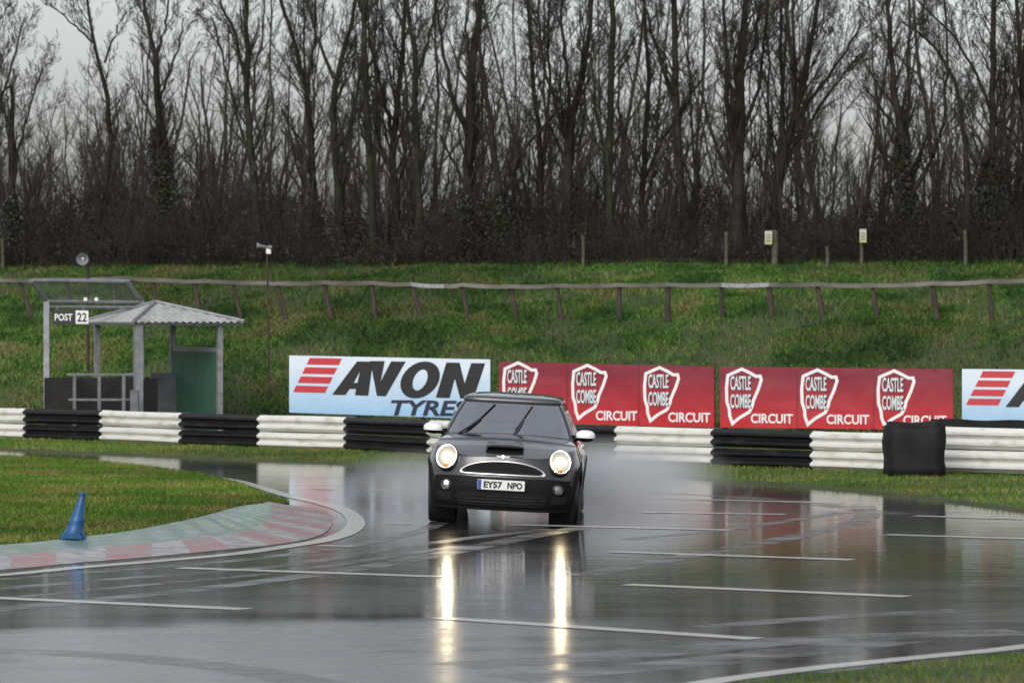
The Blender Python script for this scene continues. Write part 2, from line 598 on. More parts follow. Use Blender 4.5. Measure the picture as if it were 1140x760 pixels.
def terrain(x, y):
    """grass bank behind the signs, rising to the wood"""
    x = np.asarray(x, float); y = np.asarray(y, float)
    d = y - toe(x)
    z = np.interp(d, [-200, 0, 0.8, 2.4, 4.2, 6.0, 9.0, 12, 13.5, 20, 60, 900],
                  [-0.06, -0.06, 0.12, 0.95, 1.68, 2.27, 2.86, 3.33, 3.48, 3.75, 4.3, 5.0])
    amp = smoothstep(0.3, 2.5, d)
    z = z + amp * ((hnoise(x * 0.5, y * 0.5, 1) - 0.5) * 0.16 + (hnoise(x * 1.7, y * 1.3, 2) - 0.5) * 0.10) * (1 - 0.75 * smoothstep(9, 12.5, d))
    return z


def nonuni(a, b, core0, core1, ncore, ng):
    lo = core0 - (np.geomspace(1, 1 + core0 - a, ng)[::-1] - 1)
    hi = core1 + (np.geomspace(1, 1 + b - core1, ng) - 1)
    return np.unique(np.concatenate([lo, np.linspace(core0, core1, ncore), hi]))


gx = nonuni(-700, 700, -22, 22, 220, 18)
gy = nonuni(-60, 1500, 66, 100, 220, 26)
GX, GY = np.meshgrid(gx, gy)
GZ = terrain(GX, GY)
V = np.stack([GX, GY, GZ], -1).reshape(-1, 3)
nx = len(gx)
ii = (np.arange(len(gy) - 1)[:, None] * nx + np.arange(nx - 1)[None, :]).ravel()
Q = np.stack([ii, ii + 1, ii + nx + 1, ii + nx], -1)
tag(link_mesh('ground', np_mesh('ground', V, quads=Q), M['soil_grass'], smooth=True), kind='structure')

# wet asphalt
me = np_mesh('track', np.array([[-60, 4, 0], [60, 4, 0], [60, 100, 0], [-60, 100, 0]], float), quads=np.array([[0, 1, 2, 3]]))
tag(link_mesh('track', me, M['asphalt']), kind='structure')


def resample(pts, n):
    p = np.array(pts, float)
    # smooth Catmull-Rom through the points
    t = np.concatenate([[0], np.cumsum(np.linalg.norm(np.diff(p, axis=0), axis=1))])
    pp = np.vstack([2 * p[0] - p[1], p, 2 * p[-1] - p[-2]])
    out = []
    for s in np.linspace(0, t[-1], n):
        i = min(np.searchsorted(t, s, side='right') - 1, len(p) - 2)
        u = (s - t[i]) / (t[i + 1] - t[i])
        a, b, c, d = pp[i], pp[i + 1], pp[i + 2], pp[i + 3]
        out.append(0.5 * ((2 * b) + (-a + c) * u + (2 * a - 5 * b + 4 * c - d) * u * u + (-a + 3 * b - 3 * c + d) * u ** 3))
    return np.array(out)


def curve_px(pts, n, z=0.0):
    return resample([P(a, b, 0)[:2] for a, b in pts], n)


def ribbon(name, ca, cb, z0, z1, m, bulge=0.0, nv=6, kind='structure', z_fn=None):
    """sheet between two plan curves"""
    rows = []
    for i in range(len(ca)):
        row = []
        for j in range(nv):
            t = j / (nv - 1)
            p = ca[i] * (1 - t) + cb[i] * t
            z = z0 * (1 - t) + z1 * t + bulge * math.sin(math.pi * t)
            row.append((p[0], p[1], z))
        rows.append(row)
    mb = MB().grid(rows)
    o = mb.build(name, m, smooth=True)
    return tag(o, kind=kind)


def blades(name, pts, zf, h, w, m, lean=0.35, label=None):
    """grass: single bent blades"""
    n = len(pts)
    hh = h * RNG.uniform(0.5, 1.3, n)
    az = RNG.uniform(0, 2 * np.pi, n)
    ld = RNG.uniform(0, 2 * np.pi, n)
    lm = hh * lean * RNG.uniform(0.2, 1.6, n)
    z = zf(pts[:, 0], pts[:, 1])
    base = np.stack([pts[:, 0], pts[:, 1], z - 0.01], -1)
    s = np.stack([np.cos(az), np.sin(az), np.zeros(n)], -1) * (w * RNG.uniform(0.6, 1.4, n))[:, None] * 0.5
    mid = base + np.stack([np.cos(ld) * lm * 0.35, np.sin(ld) * lm * 0.35, hh * 0.6], -1)
    tip = base + np.stack([np.cos(ld) * lm, np.sin(ld) * lm, hh], -1)
    Vv = np.stack([base - s, base + s, mid + s * 0.75, mid - s * 0.75, tip], 1).reshape(-1, 3)
    k = np.arange(n)[:, None] * 5
    o = link_mesh(name, np_mesh(name, Vv, quads=k + np.array([[0, 1, 2, 3]]), tris=k + np.array([[3, 2, 4]])), m)
    tag(o, label, 'grass' if label else None, kind='stuff')
    return o


def inside(poly, x, y):
    """point in polygon, numpy"""
    r = np.zeros(len(x), bool)
    n = len(poly)
    for i in range(n):
        x1, y1 = poly[i]; x2, y2 = poly[(i + 1) % n]
        c = ((y1 > y) != (y2 > y))
        with np.errstate(divide='ignore', invalid='ignore'):
            r ^= c & (x < (x2 - x1) * (y - y1) / (y2 - y1 + 1e-12) + x1)
    return r


def scatter(poly, n, clump=0.0):
    p = np.array(poly)
    lo, hi = p.min(0), p.max(0)
    out = []
    tot = 0
    while tot < n:
        q = RNG.uniform(lo, hi, (n, 2))
        k = inside(poly, q[:, 0], q[:, 1])
        if clump:
            k &= RNG.uniform(0, 1, n) < (1 - clump) + clump * smoothstep(0.35, 0.65, hnoise(q[:, 0] * 2.3, q[:, 1] * 2.3, 5))
        q = q[k]
        out.append(q); tot += len(q)
    return np.vstack(out)[:n]


# verge between the track and the barrier
FAR = [(-420, 478), (-200, 489), (0, 500.5), (100, 504.5), (200, 509), (300, 513), (400, 517), (480, 520.5), (600, 525), (690, 528), (780, 533), (880, 540.5),
       (980, 549.5), (1060, 558.5), (1140, 569), (1240, 586), (1400, 620)]
far = curve_px(FAR, 110)
back = np.stack([far[:, 0] * 1.12 + 1.5, np.full(len(far), 80.0)], -1)
def verge_z(x, y):
    return 0.035 + 0.015 * (hnoise(np.asarray(x) * 1.5, np.asarray(y) * 1.5, 3) - 0.5)
ribbon('verge', far, back, 0.03, 0.04, M['soil_grass'], nv=12)
ribbon('verge_edge', far + np.array([[-0.02, -0.05]]), far, -0.02, 0.03, M['soil_grass'], nv=3)

# infield grass tongue
ISL = [(-420, 492), (-250, 497), (-100, 502.5), (0, 510), (100, 515.5), (168, 523), (222, 530.5), (262, 540), (290, 551), (312, 558.5), (322, 561.5),
       (310, 563.5), (275, 565), (262, 568), (236, 576), (168, 591), (97, 601), (0, 610), (-150, 621), (-420, 635)]
islc = curve_px(ISL[:11], 60)
islk = curve_px(ISL[10:], 60)
isl = np.vstack([islc, islk[1:]])
bm = bmesh.new()
cen = isl.mean(0)
inner = []
f = bm.faces.new([bm.verts.new((p[0], p[1], 0.03)) for p in isl])
ex = bmesh.ops.extrude_face_region(bm, geom=[f])
for v in bm.verts: v.co.z = 0.03
low = [v for v in f.verts]
for v in low: v.co.z = -0.03
bmesh.ops.recalc_face_normals(bm, faces=bm.faces)
bmesh.ops.triangulate(bm, faces=[q for q in bm.faces if len(q.verts) > 4])
me = bpy.data.meshes.new('infield')
bm.to_mesh(me); bm.free()
tag(link_mesh('infield', me, M['soil_grass']), kind='structure')

# near right corner grass
COR = [(1700, 662), (1400, 695), (1140, 731), (1060, 739), (990, 746), (913, 754.5), (850, 762), (794, 770), (700, 785), (560, 813), (400, 858)]
cor = curve_px(COR, 50)
cor2 = np.stack([cor[:, 0] * 0 + np.linspace(14, 3, 50), np.linspace(22, 18, 50)], -1)
ribbon('near_verge', cor, cor2, 0.03, 0.03, M['soil_grass'], nv=6)
ribbon('near_verge_edge', cor + np.array([[-0.02, 0.04]]), cor, -0.02, 0.03, M['soil_grass'], nv=3)

FLAT = lambda x, y: np.full(len(x), 0.03)
vp = [tuple(p) for p in far] + [tuple(p) for p in back[::-1]]
vv = scatter(vp, 150000)
blades('grass', vv, FLAT, 0.055, 0.011, M['grass_near'], 0.6, 'short wet grass strip running along the foot of the barrier')
vis = [p for p in isl if p[0] > -14]
blades('grass', scatter([tuple(p) for p in isl if p[0] > -13.5], 210000, 0.25), FLAT, 0.06, 0.010, M['grass_near'], 0.7, 'short green grass on the infield behind the red and green kerb')
ncor = [tuple(p) for p in cor if p[0] < 9] + [(-1, 17), (9, 17)]
blades('grass', scatter(ncor, 90000, 0.2), FLAT, 0.045, 0.006, M['grass_near'], 0.7, 'short green grass in the near right corner past the white line')
# bank: tussocky grass, thicker near its foot
bx = np.concatenate([RNG.uniform(-13.5, 13.5, 420000), RNG.uniform(-26, 26, 170000)])
by = toe(bx) - 0.6 + 14.6 * RNG.uniform(0, 1, len(bx)) ** 1.1
k = np.abs(bx) < by * 0.14
k[420000:] = ~k[420000:]
bp_ = np.stack([bx[k], by[k]], -1)
kk = RNG.uniform(0, 1, len(bp_)) < 0.25 + 0.75 * smoothstep(0.3, 0.7, hnoise(bp_[:, 0] * 1.1, bp_[:, 1] * 0.9, 8))
bp_ = bp_[kk]
blades('grass', bp_, terrain, 0.10, 0.022, M['grass_bank'], 0.9, 'rough tussocky grass covering the bank below the wood')

# ------------------------------------------------------------------ painted lines
def strip_px(name, pts, wid, n=60, z=0.004, m='line'):
    c = curve_px(pts, n)
    t = np.gradient(c, axis=0)
    t /= np.linalg.norm(t, axis=1)[:, None]
    nrm = np.stack([-t[:, 1], t[:, 0]], -1)
    w = wid if not isinstance(wid, (list, tuple)) else np.interp(np.linspace(0, 1, n), np.linspace(0, 1, len(wid)), wid)[:, None]
    rows = [[(*(c[i] - nrm[i] * (w / 2 if np.isscalar(w) else w[i] / 2)), z), (*(c[i] + nrm[i] * (w / 2 if np.isscalar(w) else w[i] / 2)), z)] for i in range(n)]
    return tag(MB().grid(rows).build(name, M[m]), kind='structure')


strip_px('edge_line', [(215, 529), (262, 534.5), (318, 551), (358, 560), (385, 569), (396, 580.5), (388, 592), (360, 601.5), (320, 608), (261, 616.5), (168, 625), (84, 632), (0, 640), (-200, 655), (-400, 668)], [0.10, 0.17, 0.2, 0.2, 0.2, 0.22, 0.22, 0.22, 0.22], 120)
strip_px('edge_line', [(700, 527.5), (780, 531.5), (880, 539), (980, 548), (1060, 557), (1140, 567), (1240, 583), (1400, 616)], 0.14, 80)
strip_px('edge_line', [(700, 775), (794, 758.5), (850, 750.5), (913, 743), (990, 735), (1060, 728), (1140, 719.5), (1400, 685)], 0.2, 60)
for a, b in [((200, 632), (495, 642)), ((-80, 662), (274, 678)), ((487, 687.5), (842, 711)), ((698, 650.5), (1010, 664)), ((680, 614), (948, 623)),
             ((570, 584), (816, 590)), ((715, 570), (874, 572.5)), ((986, 595), (1260, 603)), ((1018, 574), (1260, 581.5)), ((740, 555), (940, 560))]:
    strip_px('grid_line', [a, ((a[0] + b[0]) / 2, (a[1] + b[1]) / 2), b], 0.22, 8)
for a, b in [((408, 545), (455, 546)), ((350, 544), (372, 545)), ((428, 583), (458, 583)), ((356, 607), (396, 608))]:
    strip_px('grid_line', [a, ((a[0] + b[0]) / 2, (a[1] + b[1]) / 2), b], 0.16, 4)

# trails of tyres through the film of water: stirred, rougher water
def trail_mat():
    m = bpy.data.materials.new('stirred_water')
    m.use_nodes = True
    n, l = m.node_tree.nodes, m.node_tree.links
    b = n['Principled BSDF']
    b.inputs['Base Color'].default_value = (0.17, 0.17, 0.17, 1)
    b.inputs['Roughness'].default_value = 0.34
    o = n['Material Output']
    tc = n.new('ShaderNodeTexCoord')
    mp = n.new('ShaderNodeMapping')
    mp.inputs['Scale'].default_value = (0.4, 0.9, 1)
    l.new(tc.outputs['Object'], mp.inputs[0])
    t = n.new('ShaderNodeTexNoise')
    t.inputs['Scale'].default_value = 2.0
    t.inputs['Detail'].default_value = 4
    t.inputs['Roughness'].default_value = 0.65
    l.new(mp.outputs[0], t.inputs['Vector'])
    r = n.new('ShaderNodeMapRange')
    r.inputs[1].default_value, r.inputs[2].default_value = 0.38, 0.64
    r.inputs[3].default_value, r.inputs[4].default_value = 0.05, 0.85
    l.new(t.outputs[0], r.inputs[0])
    x = n.new('ShaderNodeMixShader')
    tr = n.new('ShaderNodeBsdfTransparent')
    l.new(r.outputs[0], x.inputs[0])
    l.new(tr.outputs[0], x.inputs[1])
    l.new(b.outputs[0], x.inputs[2])
    l.new(x.outputs[0], o.inputs[0])
    return m


M['trail'] = trail_mat()
for pts, w in (([(-60, 660), (120, 645), (300, 631), (430, 612), (520, 599), (610, 589)], .22), ([(-60, 684), (180, 660), (330, 642), (450, 624), (590, 597), (660, 585)], .30),
               ([(-60, 672), (150, 652), (310, 637), (430, 620), (520, 606)], .16), ([(-60, 649), (100, 637), (260, 624), (400, 606), (470, 590), (500, 575)], .20),
               ([(650, 640), (760, 620), (870, 600), (960, 578), (960, 563)], .30),
               ([(785, 698), (880, 690), (980, 684), (1070, 679)], .30), ([(500, 741), (700, 728), (900, 712), (1140, 703)], .55), ([(560, 755), (720, 742), (860, 728), (1000, 712)], .5),
               ([(400, 530), (560, 538), (720, 548), (860, 556), (1000, 572)], .35), ([(-60, 722), (100, 728), (250, 742), (380, 765)], .4), ([(700, 600), (820, 588), (940, 570)], .22)):
    strip_px('tyre_trail', pts, w, 50, 0.002, 'trail')

# ------------------------------------------------------------------ kerb
KO = [(-420, 662), (-200, 648), (0, 634.5), (84, 627), (168, 620), (261, 611), (300, 607), (337, 601.5), (360, 594), (369, 585), (370, 577), (364, 570), (350, 566), (325, 563.5)]
KM = [(-420, 651), (-200, 638), (0, 625.5), (84, 618.5), (168, 611.5), (235, 604), (262, 600), (285, 593), (298, 586), (303, 579), (304, 573), (303, 569), (302, 566), (300, 563.8)]
KI = [(-420, 636), (-200, 623.5), (0, 611), (84, 602.5), (150, 594), (205, 583), (225, 578.5), (240, 574.5), (254, 570.5), (264, 567.7), (274, 566), (283, 565), (290, 564.4), (297, 563.6)]
NK = 150
def kcurve(pts):
    p = np.array([P(a, b, 0)[:2] for a, b in pts])
    out = []
    for u in np.linspace(0, len(p) - 1, NK):
        i = min(int(u), len(p) - 2); f = u - i
        pp = lambda j: p[min(max(j, 0), len(p) - 1)]
        a, b, c, d = pp(i - 1), pp(i), pp(i + 1), pp(i + 2)
        out.append(0.5 * ((2 * b) + (-a + c) * f + (2 * a - 5 * b + 4 * c - d) * f * f + (-a + 3 * b - 3 * c + d) * f ** 3))
    return np.array(out)
ko, km, ki = kcurve(KO), kcurve(KM), kcurve(KI)
arc = np.concatenate([[0], np.cumsum(np.linalg.norm(np.diff((km + ko) / 2, axis=0), axis=1))])
kb = MB()
rows = []
for i in range(NK):
    rip = 0.012 * math.sin(arc[i] * 9.0)
    row = [(*ko[i], -0.02), (*ko[i], 0.007)]
    for t in (0.25, 0.5, 0.75, 1.0):
        p = ko[i] * (1 - t) + km[i] * t
        row.append((p[0], p[1], 0.007 + 0.056 * t))
    for t in (0.2, 0.4, 0.6, 0.8, 1.0):
        p = km[i] * (1 - t) + ki[i] * t
        row.append((p[0], p[1], 0.063 - 0.02 * t + rip * math.sin(math.pi * t)))
    row.append((*ki[i], -0.02))
    rows.append(row)
nc = len(rows[0])
kb.v = [p for r in rows for p in r]
for i in range(NK - 1):
    blk = int(arc[i] / 0.72)
    for j in range(nc - 1):
        kb.f.append((i * nc + j, i * nc + j + 1, (i + 1) * nc + j + 1, (i + 1) * nc + j))
        if j == 0 or j == nc - 2: mi = 3
        elif j <= 4: mi = blk % 2
        else: mi = 2
        kb.m.append(mi)
tag(kb.build('kerb', [M['kerb_red'], M['kerb_white'], M['kerb_green'], M['concrete']]), kind='structure')

# ------------------------------------------------------------------ crash barriers
def w_beam(z0):
    """W-section of one steel rail: (offset towards the track, height)"""
    return [(0.0, z0), (0.012, z0 + 0.012), (0.08, z0 + 0.062), (0.08, z0 + 0.10), (0.012, z0 + 0.145), (0.012, z0 + 0.165),
            (0.08, z0 + 0.21), (0.08, z0 + 0.248), (0.012, z0 + 0.298), (0.0, z0 + 0.31)]


def barrier(root, xs, pts, zs, first_white=True):
    """xs: photo columns where the paint changes; pts: (column,row) of the foot"""
    pc, pr = [p[0] for p in pts], [p[1] for p in pts]
    root.location = P(xs[0], np.interp(xs[0], pc, pr))
    base = Vector(root.location)
    white = first_white
    for a, b in zip(xs[:-1], xs[1:]):
        mb = MB()
        A = Vector(P(a, np.interp(a, pc, pr))); B = Vector(P(b, np.interp(b, pc, pr)))
        d = (B - A).normalized()
        nn = Vector((d.y, -d.x, 0))
        if nn.y > 0: nn = -nn
        for z0 in (0.035, 0.365):
            # laps stick out a little at each joint
            off = 0.012 if white else 0.0
            rows = []
            for t in np.linspace(0, 1, 9):
                q = A.lerp(B, t)
                wv = 0.003 * math.sin(a * 0.7 + t * 5 + z0 * 9)
                rows.append([q - base + nn * (o + off) + Vector((0, 0, z * zs + wv)) for o, z in w_beam(z0)] +
                            [q - base + nn * (o + off - 0.004) + Vector((0, 0, z * zs + wv)) for o, z in w_beam(z0)[::-1]])
            mb.grid(rows, closed=True)
            for e in (0, len(rows) - 1):
                mb.add(rows[e], [tuple(range(20))])
        o = mb.build('beam', M['white_armco'] if white else M['black_armco'], root)
        o['label'] = 'white painted pair of steel rails' if white else 'black painted pair of steel rails'
        q = A - base - nn * 0.08
        MB().box((q.x, q.y, 0.34 * zs), (0.10, 0.13, 0.68 * zs), Matrix.Rotation(math.atan2(d.y, d.x), 3, 'Z')).build('post', M['galv'], root)
        white = not white


BASE = [(-400, 478), (0, 489.5), (115, 493), (203, 497), (300, 500.5), (385, 503), (480, 508), (560, 512), (688, 517), (794, 520.5), (905, 524.5), (988, 527.5), (1052, 529.5), (1140, 532), (1400, 541)]
b1 = empty('crash_barrier', label='long steel crash barrier in black and white lengths, running left from the black block', cat='crash barrier')
barrier(b1, [-236, -142, -55, 29, 115, 203, 290, 386, 480, 583, 688, 795, 906, 1000], BASE, 0.88, first_white=True)
b2 = empty('crash_barrier', label='all white length of steel crash barrier at right, starting from the black block', cat='crash barrier')
barrier(b2, [1050, 1330], [(c, r) for c, r in BASE], 1.0)
for ch in b2.children: ch.location.z += 0.03

# black rubber block that closes the gap
bl = MB()
c0, c1 = Vector(P(987, 533.5)), Vector(P(1053, 533.5))
cx, cy = (c0.x + c1.x) / 2, c0.y + 0.36
bm = bmesh.new()
bmesh.ops.create_cube(bm, size=1)
bmesh.ops.scale(bm, vec=(c1.x - c0.x, 0.62, 0.80), verts=bm.verts)
bmesh.ops.bevel(bm, geom=list(bm.edges), offset=0.05, segments=3, affect='EDGES')
bmesh.ops.subdivide_edges(bm, edges=[e for e in bm.edges if e.calc_length() > 0.2], cuts=5, use_grid_fill=True)
for v in bm.verts:
    q = v.co
    k = 0.02 * (math.sin(q.x * 9 + q.z * 4) * math.cos(q.z * 7 + q.x * 3) + 0.5 * math.sin(q.z * 15))
    v.co = q + q.normalized() * k
me = bpy.data.meshes.new('barrier_block')
bm.to_mesh(me); bm.free()
o = link_mesh('barrier_block', me, M['rubber'], smooth=True)
o.location = (cx, cy, 0.40)
tag(o, 'squat black rubber covered block closing the gap between the two barriers', 'barrier block')

# black belting seen over the right hand barrier
mb = MB()
rows = []
for t in np.linspace(0, 1, 24):
    px = 1040 + t * 290
    q = Vector(P(px, np.interp(px, [c for c, r in BASE], [r for c, r in BASE]))) + Vector((0.0, 0.55, 0))
    top = 0.80 + 0.010 * math.sin(px * 0.09)
    rows.append([q + Vector((0, 0, 0.02)), q + Vector((0, 0, top)), q + Vector((0, 0.03, top)), q + Vector((0, 0.03, 0.02))])
mb.grid(rows, closed=True)
tag(mb.build('rubber_belting', M['rubber']), 'strip of black rubber belting standing behind the white barrier at right', 'rubber belting')

# ------------------------------------------------------------------ advertising boards
def text_mesh(txt, size, bold=0.0, shear=0.0, ext=0.004, sx=1.0, spacing=1.0, align='CENTER'):
    cu = bpy.data.curves.new('lettering', 'FONT')
    cu.body = txt
    cu.size = size
    cu.offset = bold
    cu.shear = shear
    cu.extrude = ext
    cu.space_character = spacing
    cu.align_x = align
    cu.align_y = 'CENTER'
    cu.resolution_u = 3
    o = bpy.data.objects.new('lettering', cu)
    COL.objects.link(o)
    dg = bpy.context.evaluated_depsgraph_get()
    me = bpy.data.meshes.new_from_object(o.evaluated_get(dg))
    bpy.data.objects.remove(o)
    for v in me.vertices: v.co.x *= sx
    return me


def put_text(txt, parent, x, z, y, h, w, m, name='lettering', bold=0.0, shear=0.0):
    """lettering stretched to w by h, facing -Y, centred at (x, z) of the parent"""
    me = text_mesh(txt, 1.0, bold, shear)
    co = np.array([v.co[:] for v in me.vertices])
    lo, hi = co.min(0), co.max(0)
    for v in me.vertices:
        v.co = ((v.co.x - (lo[0] + hi[0]) / 2) * w / (hi[0] - lo[0]), (v.co.y - (lo[1] + hi[1]) / 2) * h / (hi[1] - lo[1]), v.co.z)
    me.materials.append(m)
    o = bpy.data.objects.new(name, me)
    COL.objects.link(o)
    o.parent = parent
    o.location = (x, y, z)
    o.rotation_euler = (R(90), 0, 0)
    return o


SHIELD = [(940, 140), (820, 195), (808, 300), (812, 420), (832, 478), (836, 535), (860, 600), (920, 550), (1005, 500), (1030, 445), (1040, 400), (1080, 310), (1106, 230), (1096, 198), (1060, 200), (1010, 172)]


def ring(pts, w):
    """closed outline band"""
    n = len(pts)
    out, inn = [], []
    c = [sum(p[0] for p in pts) / n, sum(p[1] for p in pts) / n]
    for i in range(n):
        a, b, d = Vector(pts[i - 1]), Vector(pts[i]), Vector(pts[(i + 1) % n])
        t = ((b - a).normalized() + (d - b).normalized())
        t = t.normalized() if t.length > 1e-4 else (b - a).normalized()
        nr = Vector((-t.y, t.x))
        k = 1.0 / max(0.55, abs(nr.dot(Vector((-(d - b).normalized().y, (d - b).normalized().x)))))
        out.append(tuple(b + nr * w / 2 * k)); inn.append(tuple(b - nr * w / 2 * k))
    return out, inn


def board(x0, x1, ytl, ytr, ybl, ybr, Yl, Yr, m, label):
    A, B = at(x0, ybl, Yl), at(x1, ybr, Yr)
    At, Bt = at(x0, ytl, Yl), at(x1, ytr, Yr)
    w = (Vector((B.x, B.y)) - Vector((A.x, A.y))).length
    rz = math.atan2(B.y - A.y, B.x - A.x)
    root = empty('advertising_board', (A.x, A.y, 0.0), rz, label, 'advertising board', 'advertising boards below the bank')
    h0, h1 = At.z - A.z, Bt.z - B.z
    # the board itself: a thin sheet on a frame
    mb = MB()
    th = 0.03
    mb.add([(0, 0, A.z), (w, 0, B.z), (w, 0, Bt.z), (0, 0, At.z), (0, th, A.z), (w, th, B.z), (w, th, Bt.z), (0, th, At.z)],
           [(0, 1, 2, 3), (5, 4, 7, 6), (4, 0, 3, 7), (1, 5, 6, 2), (3, 2, 6, 7), (4, 5, 1, 0)])
    mb.build('panel', m, root)
    n = max(2, int(round(w / 1.3)) + 1)
    for i in range(n):
        t = (i + 0.03) / (n - 0.94)
        x = 0.06 + (w - 0.12) * i / (n - 1)
        zt = At.z + (Bt.z - At.z) * x / w
        MB().box((x, th + 0.045, zt / 2 - 0.05), (0.07, 0.07, zt), None).build('post', M['old_wood'], root)
    # maps (u right 0..1, v up 0..1) onto the face
    def fn(u, v, d):
        zb = A.z + (B.z - A.z) * u; zt = At.z + (Bt.z - At.z) * u
        return Vector((u * w, -0.002 - d, zb + (zt - zb) * v))
    return root, fn, w, (h0 + h1) / 2, A.z, B.z


def stripes(fn, root):
    for k in range(4):
        v1 = 0.965 - k * 0.163; v0 = v1 - 0.115
        sh = lambda v: 0.02 + 0.085 * (v - 0.36) / 0.60
        wd = 0.162
        MB().plate([(sh(v0), v0), (sh(v0) + wd, v0), (sh(v1) + wd, v1), (sh(v1), v1)], [], fn, 0.004).build('stripe', M['redp'], root)


def big_letters(fn, root):
    v0, v1 = 0.335, 0.935
    S = 0.052          # slant across the letter height
    def q(x, t): return (x + S * t, v0 + (v1 - v0) * t)
    # A
    MB().plate([q(0.218, 0), q(0.293, 0.98), q(0.372, 0.98), q(0.40, 0), q(0.333, 0), q(0.329, 0.18), q(0.297, 0.18), q(0.285, 0)],
               [[q(0.308, 0.36), q(0.326, 0.36), q(0.322, 0.70)]], fn, 0.004).build('letter', M['blackp'], root)
    # V
    MB().plate([q(0.357, 1.0), q(0.443, 0), q(0.487, 0), q(0.555 - S * .4, 1.0), q(0.462, 1.0), q(0.440, 0.42), q(0.430, 1.0)], [], fn, 0.004).build('letter', M['blackp'], root)
    # O
    def ell(cx, rx, ry, n=28): return [q(cx + rx * math.cos(2 * math.pi * k / n), 0.49 + ry * math.sin(2 * math.pi * k / n)) for k in range(n)]
    MB().plate(ell(0.632, 0.094, 0.53), [ell(0.632, 0.034, 0.30)[::-1]], fn, 0.004).build('letter', M['blackp'], root)
    # N
    MB().plate([q(0.735, 0), q(0.735, 1.0), q(0.80, 1.0), q(0.855, 0.42), q(0.857, 1.0), q(0.925, 1.0), q(0.92, 0), q(0.855, 0), q(0.80, 0.55), q(0.803, 0)], [], fn, 0.004).build('letter', M['blackp'], root)


def shield(fn, root, u0, v_top, du, dv):
    X = lambda x: u0 + du * (x - 808) / 298
    Yv = lambda y: v_top - dv * (y - 140) / 460
    w, h = 1.0, 1.0
    ou, inn = ring([(x, -y) for x, y in SHIELD], 26)
    a = [(X(p[0]), Yv(-p[1])) for p in ou]; b = [(X(p[0]), Yv(-p[1])) for p in inn]
    if len(a) != len(b): return
    o = MB().plate(a, [b[::-1]], fn, 0.004).build('emblem', M['white'], root)
    c1, c2 = fn(X(930), Yv(258), 0.002), fn(X(930), Yv(410), 0.002)
    W = (fn(X(1020), 0.5, 0) - fn(X(845), 0.5, 0)).length
    H = abs(fn(0.5, Yv(195), 0).z - fn(0.5, Yv(315), 0).z)
    for t, c, r in (('CASTLE', c1, 1.0), ('COMBE', c2, 1.0)):
        s = put_text(t, root, c.x + 0.014, c.z - 0.012, c.y + 0.0015, H, W * r, M['blackp'], 'lettering', bold=0.03)
        put_text(t, root, c.x, c.z, c.y - 0.004, H, W * r, M['whitish'], 'lettering', bold=0.02)


def circuit(fn, root, u0, u1, v0, v1):
    c = fn((u0 + u1) / 2, (v0 + v1) / 2, 0.002)
    put_text('CIRCUIT', root, c.x, c.z, c.y - 0.002, (fn(0.5, v1, 0) - fn(0.5, v0, 0)).length, (fn(u1, 0.5, 0) - fn(u0, 0.5, 0)).length, M['white'], 'lettering', bold=0.022)


r_, fn, w, h, *_ = board(322, 545.5, 395.5, 400, 459, 466.5, 74.0, 72.3, M['blue_banner'], 'pale blue board with big black slanted lettering, shown whole, left of the red boards')
stripes(fn, r_); big_letters(fn, r_)
c = fn(0.705, 0.155, 0)
put_text('TYRES', r_, c.x, c.z, c.y - 0.002, h * 0.27, w * 0.385, M['navyp'], 'lettering', bold=0.03, shear=0.22)
r_, fn, w, h, *_ = board(555.5, 795, 402.5, 408, 470, 475.5, 72.2, 70.4, M['red_banner'], 'left one of the two red boards with white shields, partly behind the car')
def seam(fn, root, u):
    MB().plate([(u - .0022, 0.0), (u + .0022, 0.0), (u + .0022, 1.0), (u - .0022, 1.0)], [], fn, 0.002).build('seam', M['seam'], root)
M['seam'] = mat('banner_seam', (0.16, 0.010, 0.020), 0.5)
for u in (.322, .655): seam(fn, r_, u)
for a, v in ((560, 0.99), (638, 0.975), (718, 0.965)):
    u = (a - 555.5) / 239.5
    shield(fn, r_, u + 0.004, v, 37.5 / 239.5, 0.88)
    circuit(fn, r_, u + 0.113, u + 0.305, 0.065 + .01, 0.225 + .01)
r_, fn, w, h, *_ = board(802, 1061, 408, 411, 475.5, 478.5, 70.2, 68.6, M['red_banner'], 'right one of the two red boards with white shields, its corner behind the black block')
for u in (.335, .665): seam(fn, r_, u)
for a in (809, 894, 979):
    u = (a - 802) / 259.0
    shield(fn, r_, u, 0.965, 39.5 / 259, 0.90)
    circuit(fn, r_, u + 0.107, u + 0.290, 0.055 + .02, 0.215 + .02)
r_, fn, w, h, *_ = board(1071, 1296, 410.5, 413, 473, 477, 68.4, 67.2, M['blue_banner'], 'pale blue board with red stripes cut by the right edge, over the white barrier')
stripes(fn, r_); big_letters(fn, r_)

# ------------------------------------------------------------------ marshals' shelter
sh = empty('shelter', (0, 0, 0), 0, 'small open shelter with a corrugated pyramid roof and one green side board', 'shelter')
SC = at(154, 458, 75.2)                     # front corner post
sh.location = (SC.x, SC.y, 0.03)
ang = math.atan2(0.85, 1.95)
ex_, ey_ = Vector((math.cos(ang), math.sin(ang), 0)), Vector((-math.sin(ang), math.cos(ang), 0))
SA = 1.62
corner = {'front': (0, 0), 'right': (SA, 0), 'left': (0, SA * 1.02), 'back': (SA * .50, SA * 1.02)}
def S(u, v, z): return ex_ * u + ey_ * v + Vector((0, 0, z))
ze = 2.16
for nm, (u, v, wd) in {'a': (0, 0, 0.15), 'b': (1.62, 0.05, 0.10), 'c': (-0.02, 2.45, 0.10), 'd': (1.62, 2.80, 0.10)}.items():
    q = S(u, v, 0)
    MB().box((q.x, q.y, ze / 2), (wd, wd, ze), Matrix.Rotation(ang, 3, 'Z'), 0.008).build('post', M['galv'], sh)
